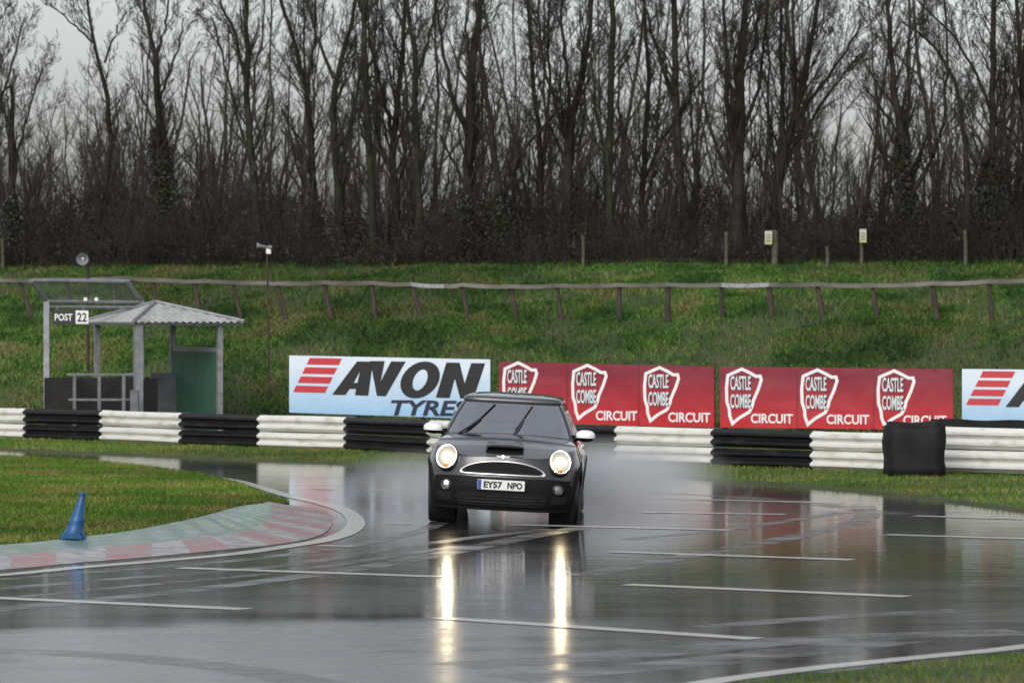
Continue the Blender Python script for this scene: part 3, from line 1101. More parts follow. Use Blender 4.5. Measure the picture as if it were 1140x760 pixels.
# roof: four corrugated faces up to an apex, with ridge caps
roof = MB()
ov = 0.42
u0, u1, v0, v1 = -ov * .35, 1.62 + ov, -ov * .35, 2.75 + ov * .4
apex = S((u0 + u1) / 2 - 0.15, (v0 + v1) / 2, ze + 0.37)
cs = [S(u0, v0, ze), S(u1, v0, ze), S(u1, v1, ze), S(u0, v1, ze)]
for i in range(4):
    a, b = cs[i], cs[(i + 1) % 4]
    L = (b - a).length
    n = int(L / 0.022)
    nr = (b - a).cross(apex - a).normalized()
    if nr.z < 0: nr = -nr
    rows = []
    for k in range(n + 1):
        t = k / n
        e = a.lerp(b, t)
        wv = 0.014 * math.sin(2 * math.pi * t * L / 0.135)
        rw = []
        for s in (0, 0.25, 0.5, 0.75, 1.0):
            # each rib runs straight up the slope and ends at the hip
            foot = e
            lim = 1 - abs(2 * t - 1)
            q = foot + ((apex - (a + b) / 2)) * (s * lim)
            rw.append(q + nr * wv * (1 if s < 1 else 0.3))
        rows.append(rw)
    roof.grid(rows)
ro = roof.build('roof', M['roof_sheet'], sh, smooth=True)
for c_ in cs:
    MB().tube([c_ + Vector((0, 0, 0.02)), apex + Vector((0, 0, 0.02))], 0.035, 6).build('ridge_cap', M['galv'], ro)
for a, b in ((0, 1), (1, 2), (2, 3), (3, 0)):
    MB().tube([cs[a].lerp(apex, .05) - Vector((0, 0, 0.05)), cs[b].lerp(apex, .05) - Vector((0, 0, 0.05))], 0.03, 6).build('eaves_beam', M['galv'], sh)
# green board on the far right side, grey board next to it
def wall(name, p, q, z0, z1, m, th=0.03, parent=sh):
    d = q - p
    c_ = (p + q) / 2
    return MB().box((c_.x, c_.y, (z0 + z1) / 2), (d.length, th, z1 - z0), Matrix.Rotation(math.atan2(d.y, d.x), 3, 'Z')).build(name, m, parent)
gb = wall('side_board', S(1.62, .13, 0), S(1.62, 2.72, 0), 0.0, 1.60, M['green_board'])
gb['label'] = 'dark green side board'
g2 = wall('board_rail', S(1.62, .13, 0), S(1.62, 2.72, 0), 1.60, 1.68, M['galv'], 0.05)
wb_ = wall('back_board', S(1.05, 2.44, 0), S(1.56, 2.44, 0), 0.0, 1.18, M['grey_board'])
wb_['label'] = 'plain grey back board'
wall('back_board', S(0.02, 2.46, 0), S(1.04, 2.46, 0), 0.0, 1.10, M['dark_board'])

# low railing with dark boards, to the left of the front post
ra = empty('railing', (0, 0, 0.03), 0, 'low grey railing backed by dark boards beside the shelter post', 'railing')
A, B = at(83, 458, 75.6), at(142, 458, 75.0)
ra.location = (A.x, A.y, 0.03)
D = Vector((B.x - A.x, B.y - A.y, 0))
for t in (0, 0.47, 0.93):
    q = D * t
    MB().box((q.x, q.y, 0.59), (0.06, 0.06, 1.18)).build('post', M['dull_steel'], ra)
MB().box((D.x / 2, D.y / 2, 1.19), (D.length + .06, 0.06, 0.045)).build('rail', M['dull_steel'], ra)
MB().box((D.x / 2, D.y / 2, 0.72), (D.length, 0.04, 0.04)).build('rail', M['dull_steel'], ra)
MB().box((D.x / 2 - .24, D.y / 2 + .55, 0.56), (D.length + .55, 0.03, 1.12)).build('board', M['dark_board'], ra)
MB().box((D.x * 1.0 + .33, D.y / 2 + .6, 0.55), (0.30, 0.03, 1.1)).build('board', M['dark_board'], ra)

# small grey box on the foot of the post
bx_ = at(150, 455, 74.75)
o = MB().box((0, 0, 0.44), (0.16, 0.12, 0.88), None, 0.01).box((0, -0.065, 0.70), (0.10, 0.012, 0.16)).build('equipment_box', M['grey_board'])
o.location = (bx_.x, bx_.y, 0.06)
tag(o, 'little grey box standing at the foot of the front shelter post', 'box')

# debris frame with a canted top
fr = empty('catch_frame', (0, 0, 0), 0, 'tall galvanised steel frame with a canted mesh top, left of the shelter', 'catch frame')
FD = 76.0
pA, pB = at(52, 458, FD), at(158, 458, FD + 1.2)
fr.location = (pA.x, pA.y, 0.03)
zt = CAMZ - (334 - HY) / FPX * FD - 0.03
W2 = Vector((pB.x - pA.x, pB.y - pA.y, 0))
lean = Vector((-0.225, -0.55, 0.36))
for q, wd in ((Vector((0, 0, 0)), 0.11), (W2, 0.09)):
    MB().box((q.x, q.y, zt / 2), (wd, wd, zt), None, 0.006).build('post', M['galv'], fr)
    MB().tube([q + Vector((0, 0, zt - .02)), q + lean + Vector((0, 0, zt))], 0.042, 8).build('arm', M['galv'], fr)
for z, dd, r in ((zt, lean, 0.035), (zt - 0.03, Vector((0, 0, 0)), 0.035), (zt - 0.13, Vector((0, 0, 0)), 0.03)):
    MB().tube([dd + Vector((-.03, 0, z)), W2 + dd + Vector((.03, 0, z))], r, 8).build('rail', M['galv'], fr)
me_ = MB()
nw = 26
for k in range(nw + 1):
    q = W2 * (k / nw)
    me_.tube([q + Vector((0, 0, zt - .03)), q + lean + Vector((0, 0, zt))], 0.0035, 3, False)
for k in range(1, 9):
    me_.tube([lean * (k / 9) + Vector((0, 0, zt)), W2 + lean * (k / 9) + Vector((0, 0, zt))], 0.0035, 3, False)
me_.build('mesh', M['galv'], fr)
for px_ in (95.5, 107.5):
    q = at(px_, 333, FD) - Vector(fr.location)
    MB().lathe([(0, -.04), (.036, -.04), (.036, .04), (0, .04)], 10, Matrix.Translation((q.x, q.y - .03, q.z)) @ Matrix.Rotation(R(90), 4, 'X')).build('clamp', M['white'], fr)

# the post sign hanging in the frame
sg = empty('post_sign', (0, 0, 0), 0, 'black sign with white lettering hung in the steel frame, its end behind the roof', 'sign')
q0, q1 = at(59, 360.5, FD - .15), at(98.5, 345.5, FD - .15)
sg.location = (q0.x, FD - .15, q0.z)
w_, h_ = q1.x - q0.x, q1.z - q0.z
MB().box((w_ / 2, 0, h_ / 2), (w_, 0.02, h_)).build('panel', M['blackp'], sg)
MB().box((w_ * .82, -0.014, h_ / 2), (w_ * .36, 0.008, h_ * .98)).build('number_panel', M['white'], sg)
put_text('POST', sg, w_ * .30, h_ * .5, -0.012, h_ * .52, w_ * .50, M['white'], 'lettering', bold=0.02)
put_text('22', sg, w_ * .82, h_ * .5, -0.0205, h_ * .68, w_ * .27, M['blackp'], 'lettering', bold=0.02)
for t in (0.12, 0.85):
    MB().tube([(w_ * t, 0, h_), (w_ * t, 0.05, zt - 0.12 + 0.03 - q0.z)], 0.008, 6).build('hanger', M['galv'], sg)

# ------------------------------------------------------------------ loudspeakers on poles
def pole_base(px, Y):
    x = (px - 570) / FPX * Y
    return Vector((x, Y, float(terrain(x, Y))))


def horn(root, M4):
    MB().lathe([(0.02, -0.02), (0.05, -0.02), (0.06, 0.10), (0.085, 0.22), (0.15, 0.32), (0.155, 0.335), (0.145, 0.33), (0.075, 0.22), (0.0, 0.20)], 24, M4).build('horn', M['speaker'], root, smooth=True)
    MB().lathe([(0.0, -0.16), (0.06, -0.15), (0.075, -0.12), (0.075, -0.02), (0.0, -0.02)], 18, M4).build('driver', M['speaker'], root, smooth=True)
    MB().lathe([(0.0, 0.24), (0.035, 0.235), (0.045, 0.20), (0.0, 0.20)], 12, M4).build('horn_plug', M['white'], root, smooth=True)


q = pole_base(98, 80)
ls = empty('loudspeaker', q, 0, 'grey horn loudspeaker on a pole above the shelter, its round mouth facing the track', 'loudspeaker')
hz = CAMZ - (287 - HY) / FPX * 80 - q.z
MB().tube([(0, 0, -.2), (0, 0, hz)], 0.028, 8).build('pole', M['old_wood'], ls)
horn(ls, Matrix.Translation((-.08, -0.05, hz)) @ Matrix.Rotation(R(97), 4, 'X') @ Matrix.Scale(0.78, 4))
MB().box((-.04, 0.02, hz - .06), (0.14, 0.04, 0.05)).build('bracket', M['galv'], ls)
q = pole_base(299, 79)
ls = empty('loudspeaker', q, 0, 'pale horn loudspeaker seen from the side on a thin pole above the blue board', 'loudspeaker')
hz = CAMZ - (279 - HY) / FPX * 79 - q.z
MB().tube([(0.02, 0, -.2), (-0.03, 0, hz)], 0.017, 8).build('pole', M['old_wood'], ls)
horn(ls, Matrix.Translation((-.02, -0.02, hz + .07)) @ Matrix.Rotation(R(-84), 4, 'Y') @ Matrix.Scale(0.62, 4) @ Matrix.Scale(0.7, 4, (1, 0, 0)))
MB().box((0.0, 0, hz), (0.09, 0.06, 0.12)).build('bracket', M['white'], ls)

# ------------------------------------------------------------------ rail fence across the bank
FD_ = 6.0
fe = empty('rail_fence', (0, 81.3, 2.25), 0, 'long single rail fence on leaning wooden posts across the grassy bank', 'fence')
org = Vector(fe.location)
tops = [(-74, 312, -60, 352), (-26, 312, -12, 353), (22, 312, 38, 353), (73, 311, 84, 353), (125, 310, 133, 352), (171, 312, 178, 352), (216, 313, 224, 352), (260, 315, 271, 354), (308, 316, 321, 356), (361, 315, 370, 355), (414, 316, 420, 355),
        (459, 317, 472, 357), (514, 318, 525, 358), (569, 319, 577, 359), (620, 318, 627, 361), (689, 318, 690, 357), (744, 318, 744, 361), (803, 318, 805, 362), (856, 318, 862, 363),
        (910, 318, 919, 364), (971, 318, 980, 366), (1038, 317, 1045, 363), (1101, 315, 1105, 362), (1160, 312, 1166, 360), (1222, 309, 1230, 358)]
for i, (a, b, c_, d) in enumerate(tops):
    T, Bt = at(a, b + 1, Yd(a, FD_)), at(c_, d, Yd(c_, FD_))
    Bt.z = min(Bt.z, float(terrain(Bt.x, Bt.y))) - 0.15
    wd = 0.085 + 0.028 * random.random()
    mb = MB().tube([Bt - org, (Bt * .5 + T * .5) - org + Vector((random.uniform(-.01, .01), 0, 0)), T - org], [wd * .56, wd * .53, wd * .48], 7)
    mb.build('post', M['old_wood'], fe)
rail_pts = [(-90, 311.5), (0, 312), (60, 311), (140, 309.5), (180, 312), (230, 313), (300, 315), (308, 315.5), (360, 314.5), (414, 315), (458, 316.5), (494, 318.5), (514, 317), (570, 319), (620, 318), (690, 317.3), (744, 317), (803, 317.3), (856, 317), (910, 316.5), (971, 318), (1038, 315.5), (1101, 313.5), (1160, 311), (1240, 307)]
for (a, b), (c_, d) in zip(rail_pts[:-1], rail_pts[1:]):
    n = 5
    pts = []
    for k in range(n):
        t = k / (n - 1)
        q = at(a + (c_ - a) * t, b + (d - b) * t, Yd(a + (c_ - a) * t, FD_) - 0.08) - org
        q.z -= 0.02 * math.sin(math.pi * t)
        pts.append(q)
    mb = MB()
    rows = [[q + Vector((0, 0.022, -.045)), q + Vector((0, -.022, -.038)), q + Vector((0, -.022, .045)), q + Vector((0, .022, .045))] for q in pts]
    mb.grid(rows, closed=True)
    mb.add(rows[0], [(0, 1, 2, 3)]); mb.add(rows[-1], [(3, 2, 1, 0)])
    mb.build('rail', M['rail_wood'] if random.random() < .85 else M['galv'], fe)

# ------------------------------------------------------------------ stakes and notices along the wood's edge
def stake(px, top, bot, wd, label, notice=None):
    SY = Yd(px, 12.1)
    wd *= .7
    B_ = at(px, bot, SY); T = at(px + random.uniform(-1, 1), top, SY)
    zb = float(terrain(B_.x, SY))
    r = empty('stake', (B_.x, SY, zb), 0, label, 'stake')
    MB().tube([(0, 0, -.25), ((T.x - B_.x) * .5 + .01, 0, (T.z - zb) * .5), (T.x - B_.x, 0, T.z - zb)], [wd / 2, wd / 2, wd * .45], 7).build('post', M['pale_stake'], r)
    if notice:
        x0, x1, y0, y1 = notice
        a, b = at(x0, y1, SY - .1), at(x1, y0, SY - .1)
        n_ = MB().box(((a.x + b.x) / 2 - B_.x, -0.1, (a.z + b.z) / 2 - zb), (b.x - a.x, 0.02, b.z - a.z)).build('notice', M['yellowish'], r)
        for k in range(3):
            MB().box(((a.x + b.x) / 2 - B_.x, -0.113, a.z - zb + (b.z - a.z) * (.25 + .22 * k)), ((b.x - a.x) * .6, 0.004, 0.025)).build('print_line', M['grey_board'], n_)


stake(862, 256, 299, 0.20, 'thick stake at the wood edge carrying a pale yellow notice', (851.5, 859.5, 257, 272))
stake(959, 262, 298, 0.11, 'thin stake at the wood edge carrying the right hand yellow notice', (957, 964.5, 255, 270))
stake(921, 274, 299, 0.11, 'short stake at the wood edge between the two yellow notices', None)
stake(808, 258, 298, 0.12, 'bare stake at the wood edge left of the thick stake with a notice', None)
stake(1075, 256, 296, 0.12, 'bare stake at the wood edge below the dark thicket at far right', None)
stake(649, 262, 301, 0.10, 'bare stake at the wood edge above the left red board', None)
stake(3, 266, 304, 0.11, 'bare stake at the wood edge by the left picture edge', None)

# ------------------------------------------------------------------ the wood
def frames(pts):
    t = np.gradient(pts, axis=1)
    t /= np.linalg.norm(t, axis=2, keepdims=True) + 1e-9
    a = np.where(np.abs(t[..., 2:3]) < 0.9, np.array([0, 0, 1.0]), np.array([1.0, 0, 0]))
    u = np.cross(t, a)
    u /= np.linalg.norm(u, axis=2, keepdims=True) + 1e-9
    return t, u, np.cross(t, u)


class Tubes:
    def __init__(s): s.V, s.Q, s.n = [], [], 0

    def add(s, pts, rad, k):
        Mn, n = pts.shape[:2]
        t, u, w = frames(pts)
        q = 2 * np.pi * np.arange(k) / k
        v = pts[:, :, None, :] + rad[:, :, None, None] * (np.cos(q)[None, None, :, None] * u[:, :, None, :] + np.sin(q)[None, None, :, None] * w[:, :, None, :])
        base = s.n + (np.arange(Mn)[:, None, None] * n + np.arange(n - 1)[None, :, None]) * k
        a = np.arange(k)[None, None, :]; b = (a + 1) % k
        f = np.stack([base + a, base + b, base + k + b, base + k + a], -1).reshape(-1, 4)
        s.V.append(v.reshape(-1, 3)); s.Q.append(f); s.n += Mn * n * k

    def mesh(s, name):
        return np_mesh(name, np.concatenate(s.V), quads=np.concatenate(s.Q))


def sprout(pts, rad, c, s0, s1, ang, length, n, rng, up=0.25, taper=0.55, shrink=0.6, wob=0.05, flat=0.75):
    """children of every branch: (M,n0,3) -> (M*c,n,3)"""
    Mn, n0 = pts.shape[:2]
    s = np.clip(s0 + (s1 - s0) * (np.arange(c)[None, :] + rng.uniform(0, 1, (Mn, c))) / c, 0, 0.985)
    f = s * (n0 - 1)
    i = np.minimum(f.astype(int), n0 - 2); u = (f - i)[..., None]
    m = np.arange(Mn)[:, None]
    p = pts[m, i] * (1 - u) + pts[m, i + 1] * u
    t = pts[m, i + 1] - pts[m, i]
    t = t / (np.linalg.norm(t, axis=-1, keepdims=True) + 1e-9)
    r = rad[m, i] * (1 - u[..., 0]) + rad[m, i + 1] * u[..., 0]
    side = rng.normal(0, 1, (Mn, c, 3)) * np.array([1, flat, 0.6])
    side -= t * (side * t).sum(-1, keepdims=True)
    side /= np.linalg.norm(side, axis=-1, keepdims=True) + 1e-9
    a = (ang * rng.uniform(0.6, 1.35, (Mn, c)))[..., None]
    d = np.cos(a) * t + np.sin(a) * side
    plen = np.linalg.norm(np.diff(pts, axis=1), axis=2).sum(1)[:, None]
    L = (length if np.isscalar(length) else length) * rng.uniform(0.55, 1.25, (Mn, c)) * (1 - shrink * s)
    if length < 1.0: L = L * plen
    d = d.reshape(-1, 3); p = p.reshape(-1, 3); L = L.reshape(-1); r = r.reshape(-1)
    out = [p]
    cur = d
    for k in range(1, n):
        cur = cur + np.array([0, 0, up / (n - 1)]) + rng.normal(0, wob, cur.shape)
        cur /= np.linalg.norm(cur, axis=1, keepdims=True)
        out.append(out[-1] + cur * (L / (n - 1))[:, None])
    P_ = np.stack(out, 1)
    r0 = np.minimum(r * 0.72, np.maximum(taper * r * rng.uniform(.6, 1.1, r.shape), 0.003))
    R_ = r0[:, None] * np.linspace(1, 0.35, n)[None, :]
    return P_, R_


SCL = 0.68


def make_tree(name, stems, Yt, seed, label, group='bare trees along the wood edge', green=False, ivy=None, dens=1.0, limb=3.2, la=0.55, s0=0.22):
    """stems: photo polylines [(px,py,width px),...] of the trunks this tree shows"""
    rng = np.random.default_rng(seed)
    SP = FPX / Yt
    px0 = stems[0][0][0]
    x0 = (px0 - 570) / FPX * Yt
    z0 = float(terrain(x0, Yt))
    root = empty(name, (x0, Yt, z0), 0, label, 'tree', group)
    org = np.array([x0, Yt, z0])
    tr, cr = Tubes(), Tubes()
    allp = []
    for si, st in enumerate(stems):
        q = np.array([[(a - 570) / FPX * Yt, Yt, CAMZ - (b - HY) / FPX * Yt] for a, b, w in st])
        wd = np.array([w / SP / 2 * .66 for a, b, w in st])
        if si == 0: q[0, 2] = z0 - 0.2
        q[:, 1] += np.cumsum(rng.normal(0, 0.07, len(q))) * (1 if si else .6)
        n = 14
        t = np.concatenate([[0], np.cumsum(np.linalg.norm(np.diff(q, axis=0), axis=1))])
        ss = np.linspace(0, t[-1], n)
        pts = np.stack([np.interp(ss, t, q[:, k]) for k in range(3)], -1)
        # soften the corners and let the stem waver
        pts[1:-1] = (pts[:-2] + 2 * pts[1:-1] + pts[2:]) / 4
        pts[1:-1, :2] += rng.normal(0, 0.017, (n - 2, 2))
        rad = np.interp(ss, t, wd)
        if si == 0: rad[0] *= 1.35; rad[1] *= 1.1
        pts -= org
        tr.add(pts[None], rad[None], 9)
        allp.append((pts, rad))
    for pts, rad in allp:
        Ls = np.linalg.norm(pts[-1] - pts[0])
        c1 = max(5, int(Ls / SCL * 2.5 * dens))
        p1, r1 = sprout(pts[None], rad[None], c1, s0, 0.97, la, limb * 1.15 * SCL, 8, rng, up=0.6, taper=0.36, shrink=0.55, wob=0.10)
        big = r1[:, 0] > 0.02
        tr.add(p1[big], r1[big], 6)
        if (~big).any(): cr.add(p1[~big], r1[~big], 5)
        p2, r2 = sprout(p1, r1, 7, 0.15, 0.97, 0.6, 0.48, 6, rng, up=0.45, taper=0.62, shrink=0.5, wob=0.13)
        cr.add(p2, r2, 4)
        p3, r3 = sprout(p2, r2, 6, 0.12, 0.97, 0.62, 0.55, 4, rng, up=0.35, taper=0.65, shrink=0.45, wob=0.10)
        cr.add(p3, np.maximum(r3, 0.0038), 3)
        k = rng.uniform(0, 1, len(p3)) < 0.8 * dens
        p4, r4 = sprout(p3[k], r3[k], 4, 0.15, 0.95, 0.65, 0.55, 3, rng, up=0.25, taper=0.7, shrink=0.4, wob=0.1)
        cr.add(p4, np.maximum(r4, 0.0031), 3)
    link_mesh('trunk', tr.mesh('trunk'), M['bark_green'] if green else M['bark'], root, smooth=True)
    link_mesh('crown', cr.mesh('crown'), M['twig'], root)
    if ivy:
        h, rr, n = ivy
        h *= SCL; rr *= SCL
        pts, rad = allp[0]
        f = rng.uniform(0, 1, n) ** 0.8 * h
        zz = np.interp(f, pts[:, 2], pts[:, 2])
        c = np.stack([np.interp(f, pts[:, 2], pts[:, 0]), np.interp(f, pts[:, 2], pts[:, 1]), f], -1)
        az = rng.uniform(0, 2 * np.pi, n)
        bulge = rr * (1 - 0.75 * f / h) * (0.7 + 0.6 * hnoise(az * 1.2, f * 1.5, seed)) * np.sqrt(rng.uniform(0.1, 1, n))
        c[:, 0] += np.cos(az) * bulge; c[:, 1] += np.sin(az) * bulge
        a = rng.normal(0, 1, (n, 3)); a /= np.linalg.norm(a, axis=1)[:, None]
        b = np.cross(a, rng.normal(0, 1, (n, 3))); b /= np.linalg.norm(b, axis=1)[:, None]
        sz = rng.uniform(0.022, 0.045, n)[:, None]
        v = np.stack([c - a * sz, c + b * sz * .6, c + a * sz, c - b * sz * .6], 1).reshape(-1, 3)
        link_mesh('ivy', np_mesh('ivy', v, quads=np.arange(4 * n).reshape(-1, 4)), M['ivy'], root)
    return root


TREES = [
    ([[(10, 302, 13), (14, 200, 10), (14, 120, 8), (12, 86, 6), (4, 96, 4), (-6, 120, 3)], [(13, 220, 6), (24, 150, 4), (48, 75, 2)]], dict(ivy=(2.6, .55, 2600), limb=2.4), 'broken-topped bare tree at the left edge, its tip hooked over'),
    ([[(112, 302, 13), (114, 240, 11), (124, 170, 9), (121, 110, 8), (108, 62, 6), (100, 35, 5), (96, -10, 4)], [(104, 48, 4), (85, 30, 3), (55, 4, 2)], [(116, 70, 4), (125, 45, 3), (142, 10, 2)]], dict(limb=2.0, dens=.8), 'slender bare tree with a bent trunk, between the left edge and the ivy-thick tree'),
    ([[(178, 302, 26), (180, 220, 20), (176, 150, 12), (174, 70, 9), (166, 40, 7), (158, -10, 5)], [(174, 62, 5), (184, 30, 4), (188, -10, 3)], [(178, 110, 5), (198, 60, 3), (205, 20, 2)]], dict(ivy=(4.6, .85, 9000), limb=2.3), 'bare tree with its lower trunk thick with ivy, behind and above the shelter'),
    ([[(290, 302, 15), (287, 230, 13), (277, 150, 12), (274, 90, 10), (277, 40, 8), (272, -20, 6)], [(276, 105, 6), (262, 40, 5), (240, -10, 3)], [(285, 190, 6), (270, 150, 5), (236, 20, 3)]], dict(limb=2.2, green=True), 'tall straight bare tree rising over the side-facing loudspeaker'),
    ([[(352, 302, 18), (350, 240, 14), (346, 160, 10), (340, 90, 8), (318, 20, 6), (308, -20, 5)], [(347, 170, 7), (342, 110, 6), (350, 50, 4), (352, -10, 3)]], dict(limb=2.6, ivy=(2.4, .5, 2500)), 'leaning bare tree touching the left side of the forked tree'),
    ([[(378, 302, 22), (377, 230, 17), (373, 150, 12), (372, 85, 10), (388, 45, 7), (398, -20, 5)], [(372, 88, 7), (356, 50, 5), (338, -15, 4)], [(377, 200, 8), (392, 130, 6), (404, 60, 4), (410, -10, 3)]], dict(limb=2.6, green=True), 'bare tree forking in a clear V high up over the blue board'),
    ([[(417, 302, 15), (415, 230, 13), (409, 140, 12), (405, 60, 10), (404, -20, 8)]], dict(limb=2.2, green=True, dens=.8), 'pole-straight bare tree rising above the black lettering of the blue board'),
    ([[(441, 302, 19), (440, 230, 15), (437, 150, 12), (446, 90, 9), (449, 40, 7), (452, -20, 5)], [(437, 150, 8), (425, 100, 6), (414, 60, 4), (410, 20, 3)]], dict(limb=2.8), 'bare tree with a stout low trunk and two upswept stems, next to the pole-straight tree'),
    ([[(468, 302, 14), (464, 200, 12), (462, 100, 10), (460, 60, 8), (450, -20, 6)], [(463, 85, 6), (475, 55, 5), (487, 0, 3)]], dict(limb=2.3, green=True), 'bare tree with a high narrow fork, over the right half of the blue board'),
    ([[(523, 302, 26), (521, 230, 19), (523, 140, 17), (524, 80, 15), (532, 30, 12), (538, -20, 9)], [(520, 150, 8), (503, 110, 7), (490, 40, 5), (484, -10, 4)], [(523, 215, 7), (505, 180, 5), (490, 150, 3)]], dict(limb=3.0, ivy=(2.6, .6, 3500)), 'thickest trunked bare tree left of centre, standing over the end of the blue board'),
    ([[(562, 302, 18), (558, 240, 14), (552, 180, 10), (543, 110, 8), (534, 60, 6), (528, -10, 4)], [(560, 220, 8), (580, 170, 6), (606, 140, 4), (640, 100, 3)]], dict(limb=2.6, ivy=(2.3, .55, 2500)), 'bare tree leaning left with one long low bough to the right, above the car roof'),
    ([[(604, 302, 14), (603, 220, 11), (600, 150, 9), (592, 80, 7), (586, -10, 5)], [(603, 180, 6), (612, 110, 5), (610, 30, 4), (612, -15, 3)]], dict(limb=2.6), 'thin twin-stemmed bare tree rising above the left white shield'),
    ([[(632, 302, 19), (632, 220, 17), (634, 150, 16), (645, 95, 11), (655, 40, 8), (660, -20, 6)], [(633, 160, 10), (622, 130, 8), (604, 70, 5), (598, -10, 4)], [(634, 150, 8), (632, 90, 6), (625, 20, 5), (627, -15, 4)]], dict(limb=3.0, dens=1.1), 'bare tree with a clean stout trunk opening into a fan, mid wood'),
    ([[(679, 302, 15), (678, 220, 13), (680, 120, 12), (681, 50, 10), (682, -20, 8)], [(679, 190, 6), (664, 130, 5), (658, 60, 3)]], dict(limb=2.6, green=True), 'straight bare tree standing just right of the fan-shaped tree'),
    ([[(716, 302, 14), (714, 220, 11), (720, 150, 9), (722, 80, 7), (716, -10, 5)], [(714, 210, 7), (735, 160, 6), (762, 120, 4), (790, 70, 3)]], dict(limb=2.8), 'bare tree with one bough slanting right, over the right end of the left red board'),
    ([[(768, 302, 18), (764, 240, 15), (756, 180, 13), (752, 100, 12), (751, 40, 10), (750, -20, 8)], [(752, 120, 7), (735, 70, 5), (722, 20, 4), (712, -15, 3)]], dict(limb=2.7), 'bare tree curving left at its foot, above the gap between red boards'),
    ([[(822, 302, 25), (820, 220, 21), (823, 140, 19), (824, 70, 15), (830, 20, 11), (834, -20, 9)], [(821, 190, 10), (810, 120, 9), (808, 50, 7), (805, -20, 5)], [(822, 160, 8), (845, 100, 6), (852, 40, 5), (856, -10, 4)]], dict(limb=2.9, dens=1.1), 'heavy dark bare tree with close parallel stems, left of the thick stake with a notice'),
    ([[(864, 302, 22), (862, 240, 17), (868, 180, 14), (890, 120, 11), (902, 60, 9), (912, -20, 7)], [(870, 180, 8), (872, 110, 7), (868, 40, 5), (872, -20, 4)], [(884, 135, 7), (915, 95, 5), (940, 60, 4), (962, 20, 3)], [(863, 230, 8), (880, 170, 6), (925, 100, 4), (958, 60, 3)]], dict(limb=3.0, dens=1.1), 'big bare tree sweeping up to the right above the thick stake with a notice'),
    ([[(1018, 302, 28), (1012, 230, 22), (1004, 160, 15), (994, 90, 10), (990, 40, 8), (985, -20, 6)], [(1012, 220, 10), (1035, 180, 7), (1052, 130, 5), (1056, 60, 4), (1050, -10, 3)], [(1005, 160, 6), (980, 120, 5), (960, 95, 3)], [(1014, 240, 7), (985, 260, 5), (950, 285, 4)]], dict(limb=2.8, ivy=(4.0, .6, 6500), dens=1.1), 'ivy-clad bare tree right of the two yellow notices, leaning left'),
    ([[(1108, 302, 17), (1105, 220, 13), (1106, 120, 11), (1105, 60, 10), (1106, -20, 8)], [(1106, 130, 6), (1085, 80, 5), (1060, 40, 4), (1020, 0, 3)], [(1106, 180, 6), (1126, 120, 5), (1140, 50, 4)]], dict(limb=2.8, ivy=(3.2, .9, 6500)), 'straight bare tree out of the dark thicket near the right edge'),
    ([[(1075, 302, 14), (1078, 230, 11), (1075, 150, 8), (1066, 90, 6), (1042, 50, 5), (1005, 25, 3)]], dict(limb=2.6), 'bare tree with an arching stem just left of the dark thicket'),
    ([[(1152, 302, 20), (1150, 220, 15), (1140, 140, 11), (1136, 60, 8), (1130, -20, 6)], [(1150, 220, 8), (1165, 140, 6), (1180, 60, 5)]], dict(limb=2.8, ivy=(3.0, .8, 4000)), 'bare tree standing at the very right edge of the picture'),
    ([[(-18, 302, 16), (-20, 220, 12), (-12, 120, 9), (-8, 40, 7), (-6, -20, 5)], [(-14, 150, 6), (10, 90, 4), (28, 20, 2)]], dict(limb=2.4), 'bare tree rooted just outside the left edge, twigs reaching into the sky gap'),
]
for i, (stems, kw, lab) in enumerate(TREES):
    make_tree('bare_tree', stems, Yd(stems[0][0][0], 13.2 + 2.2 * ((i * 37) % 10) / 10), 100 + i, lab, **kw)

# the wood behind: too many stems to count
rng = np.random.default_rng(5)
far_w = Tubes()
nS = 190
bxs = rng.permutation(np.linspace(-19, 19, nS)) + rng.normal(0, .25, nS)
keep = []
for i, x in enumerate(bxs):
    y = float(toe(x)) + rng.uniform(16.5, 34)
    pxl = 570 + x * FPX / y
    H = (rng.uniform(8.5, 13) if i % 5 < 3 else rng.uniform(4, 7)) * SCL * (0.50 if -60 < pxl < 150 else 0.78 if 150 < pxl < 260 else 1.0)
    n = 12
    z0 = float(terrain(x, y))
    lx = rng.normal(0, .09)
    tt = np.linspace(0, 1, n)
    pts = np.stack([x + lx * H * tt + np.cumsum(rng.normal(0, .05, n)), y + np.cumsum(rng.normal(0, .035, n)), z0 + H * tt], -1)
    keep.append(pts)
keep = np.array(keep)
rad = rng.uniform(0.024, 0.075, nS)[:, None] * np.linspace(1, .3, 12)[None]
far_w.add(keep, rad, 6)
n2 = 430
x2 = rng.uniform(-18, 18, n2); y2 = toe(x2) + rng.uniform(13.6, 20, n2)
H2 = SCL * (2.5 + 3.8 * rng.uniform(0, 1, n2) ** 2.2) * (0.75 + .5 * hnoise(x2 * .25, y2 * 0, 21)) * (1 + .28 * (1 - smoothstep(-8, -6, x2)) + .15 * smoothstep(7, 9.5, x2))
tt = np.linspace(0, 1, 12)[None, :]
k2 = np.stack([x2[:, None] + rng.normal(0, .16, n2)[:, None] * H2[:, None] * tt + np.cumsum(rng.normal(0, .028, (n2, 12)), 1),
               y2[:, None] + np.cumsum(rng.normal(0, .04, (n2, 12)), 1), terrain(x2, y2)[:, None] + H2[:, None] * tt], -1)
q2 = rng.uniform(.012, .031, n2)[:, None] * np.linspace(1, .3, 12)[None]
far_w.add(k2, q2, 5)
a1, b1_ = sprout(k2, q2, 9, .10, .98, .55, 1.16, 6, rng, up=.5, taper=.55, shrink=.5, wob=.1)
far_w.add(a1, b1_, 3)
a2, b2_ = sprout(a1, b1_, 5, .15, .97, .6, .55, 4, rng, up=.4, taper=.6, wob=.12)
far_w.add(a2, np.maximum(b2_, .0031), 3)
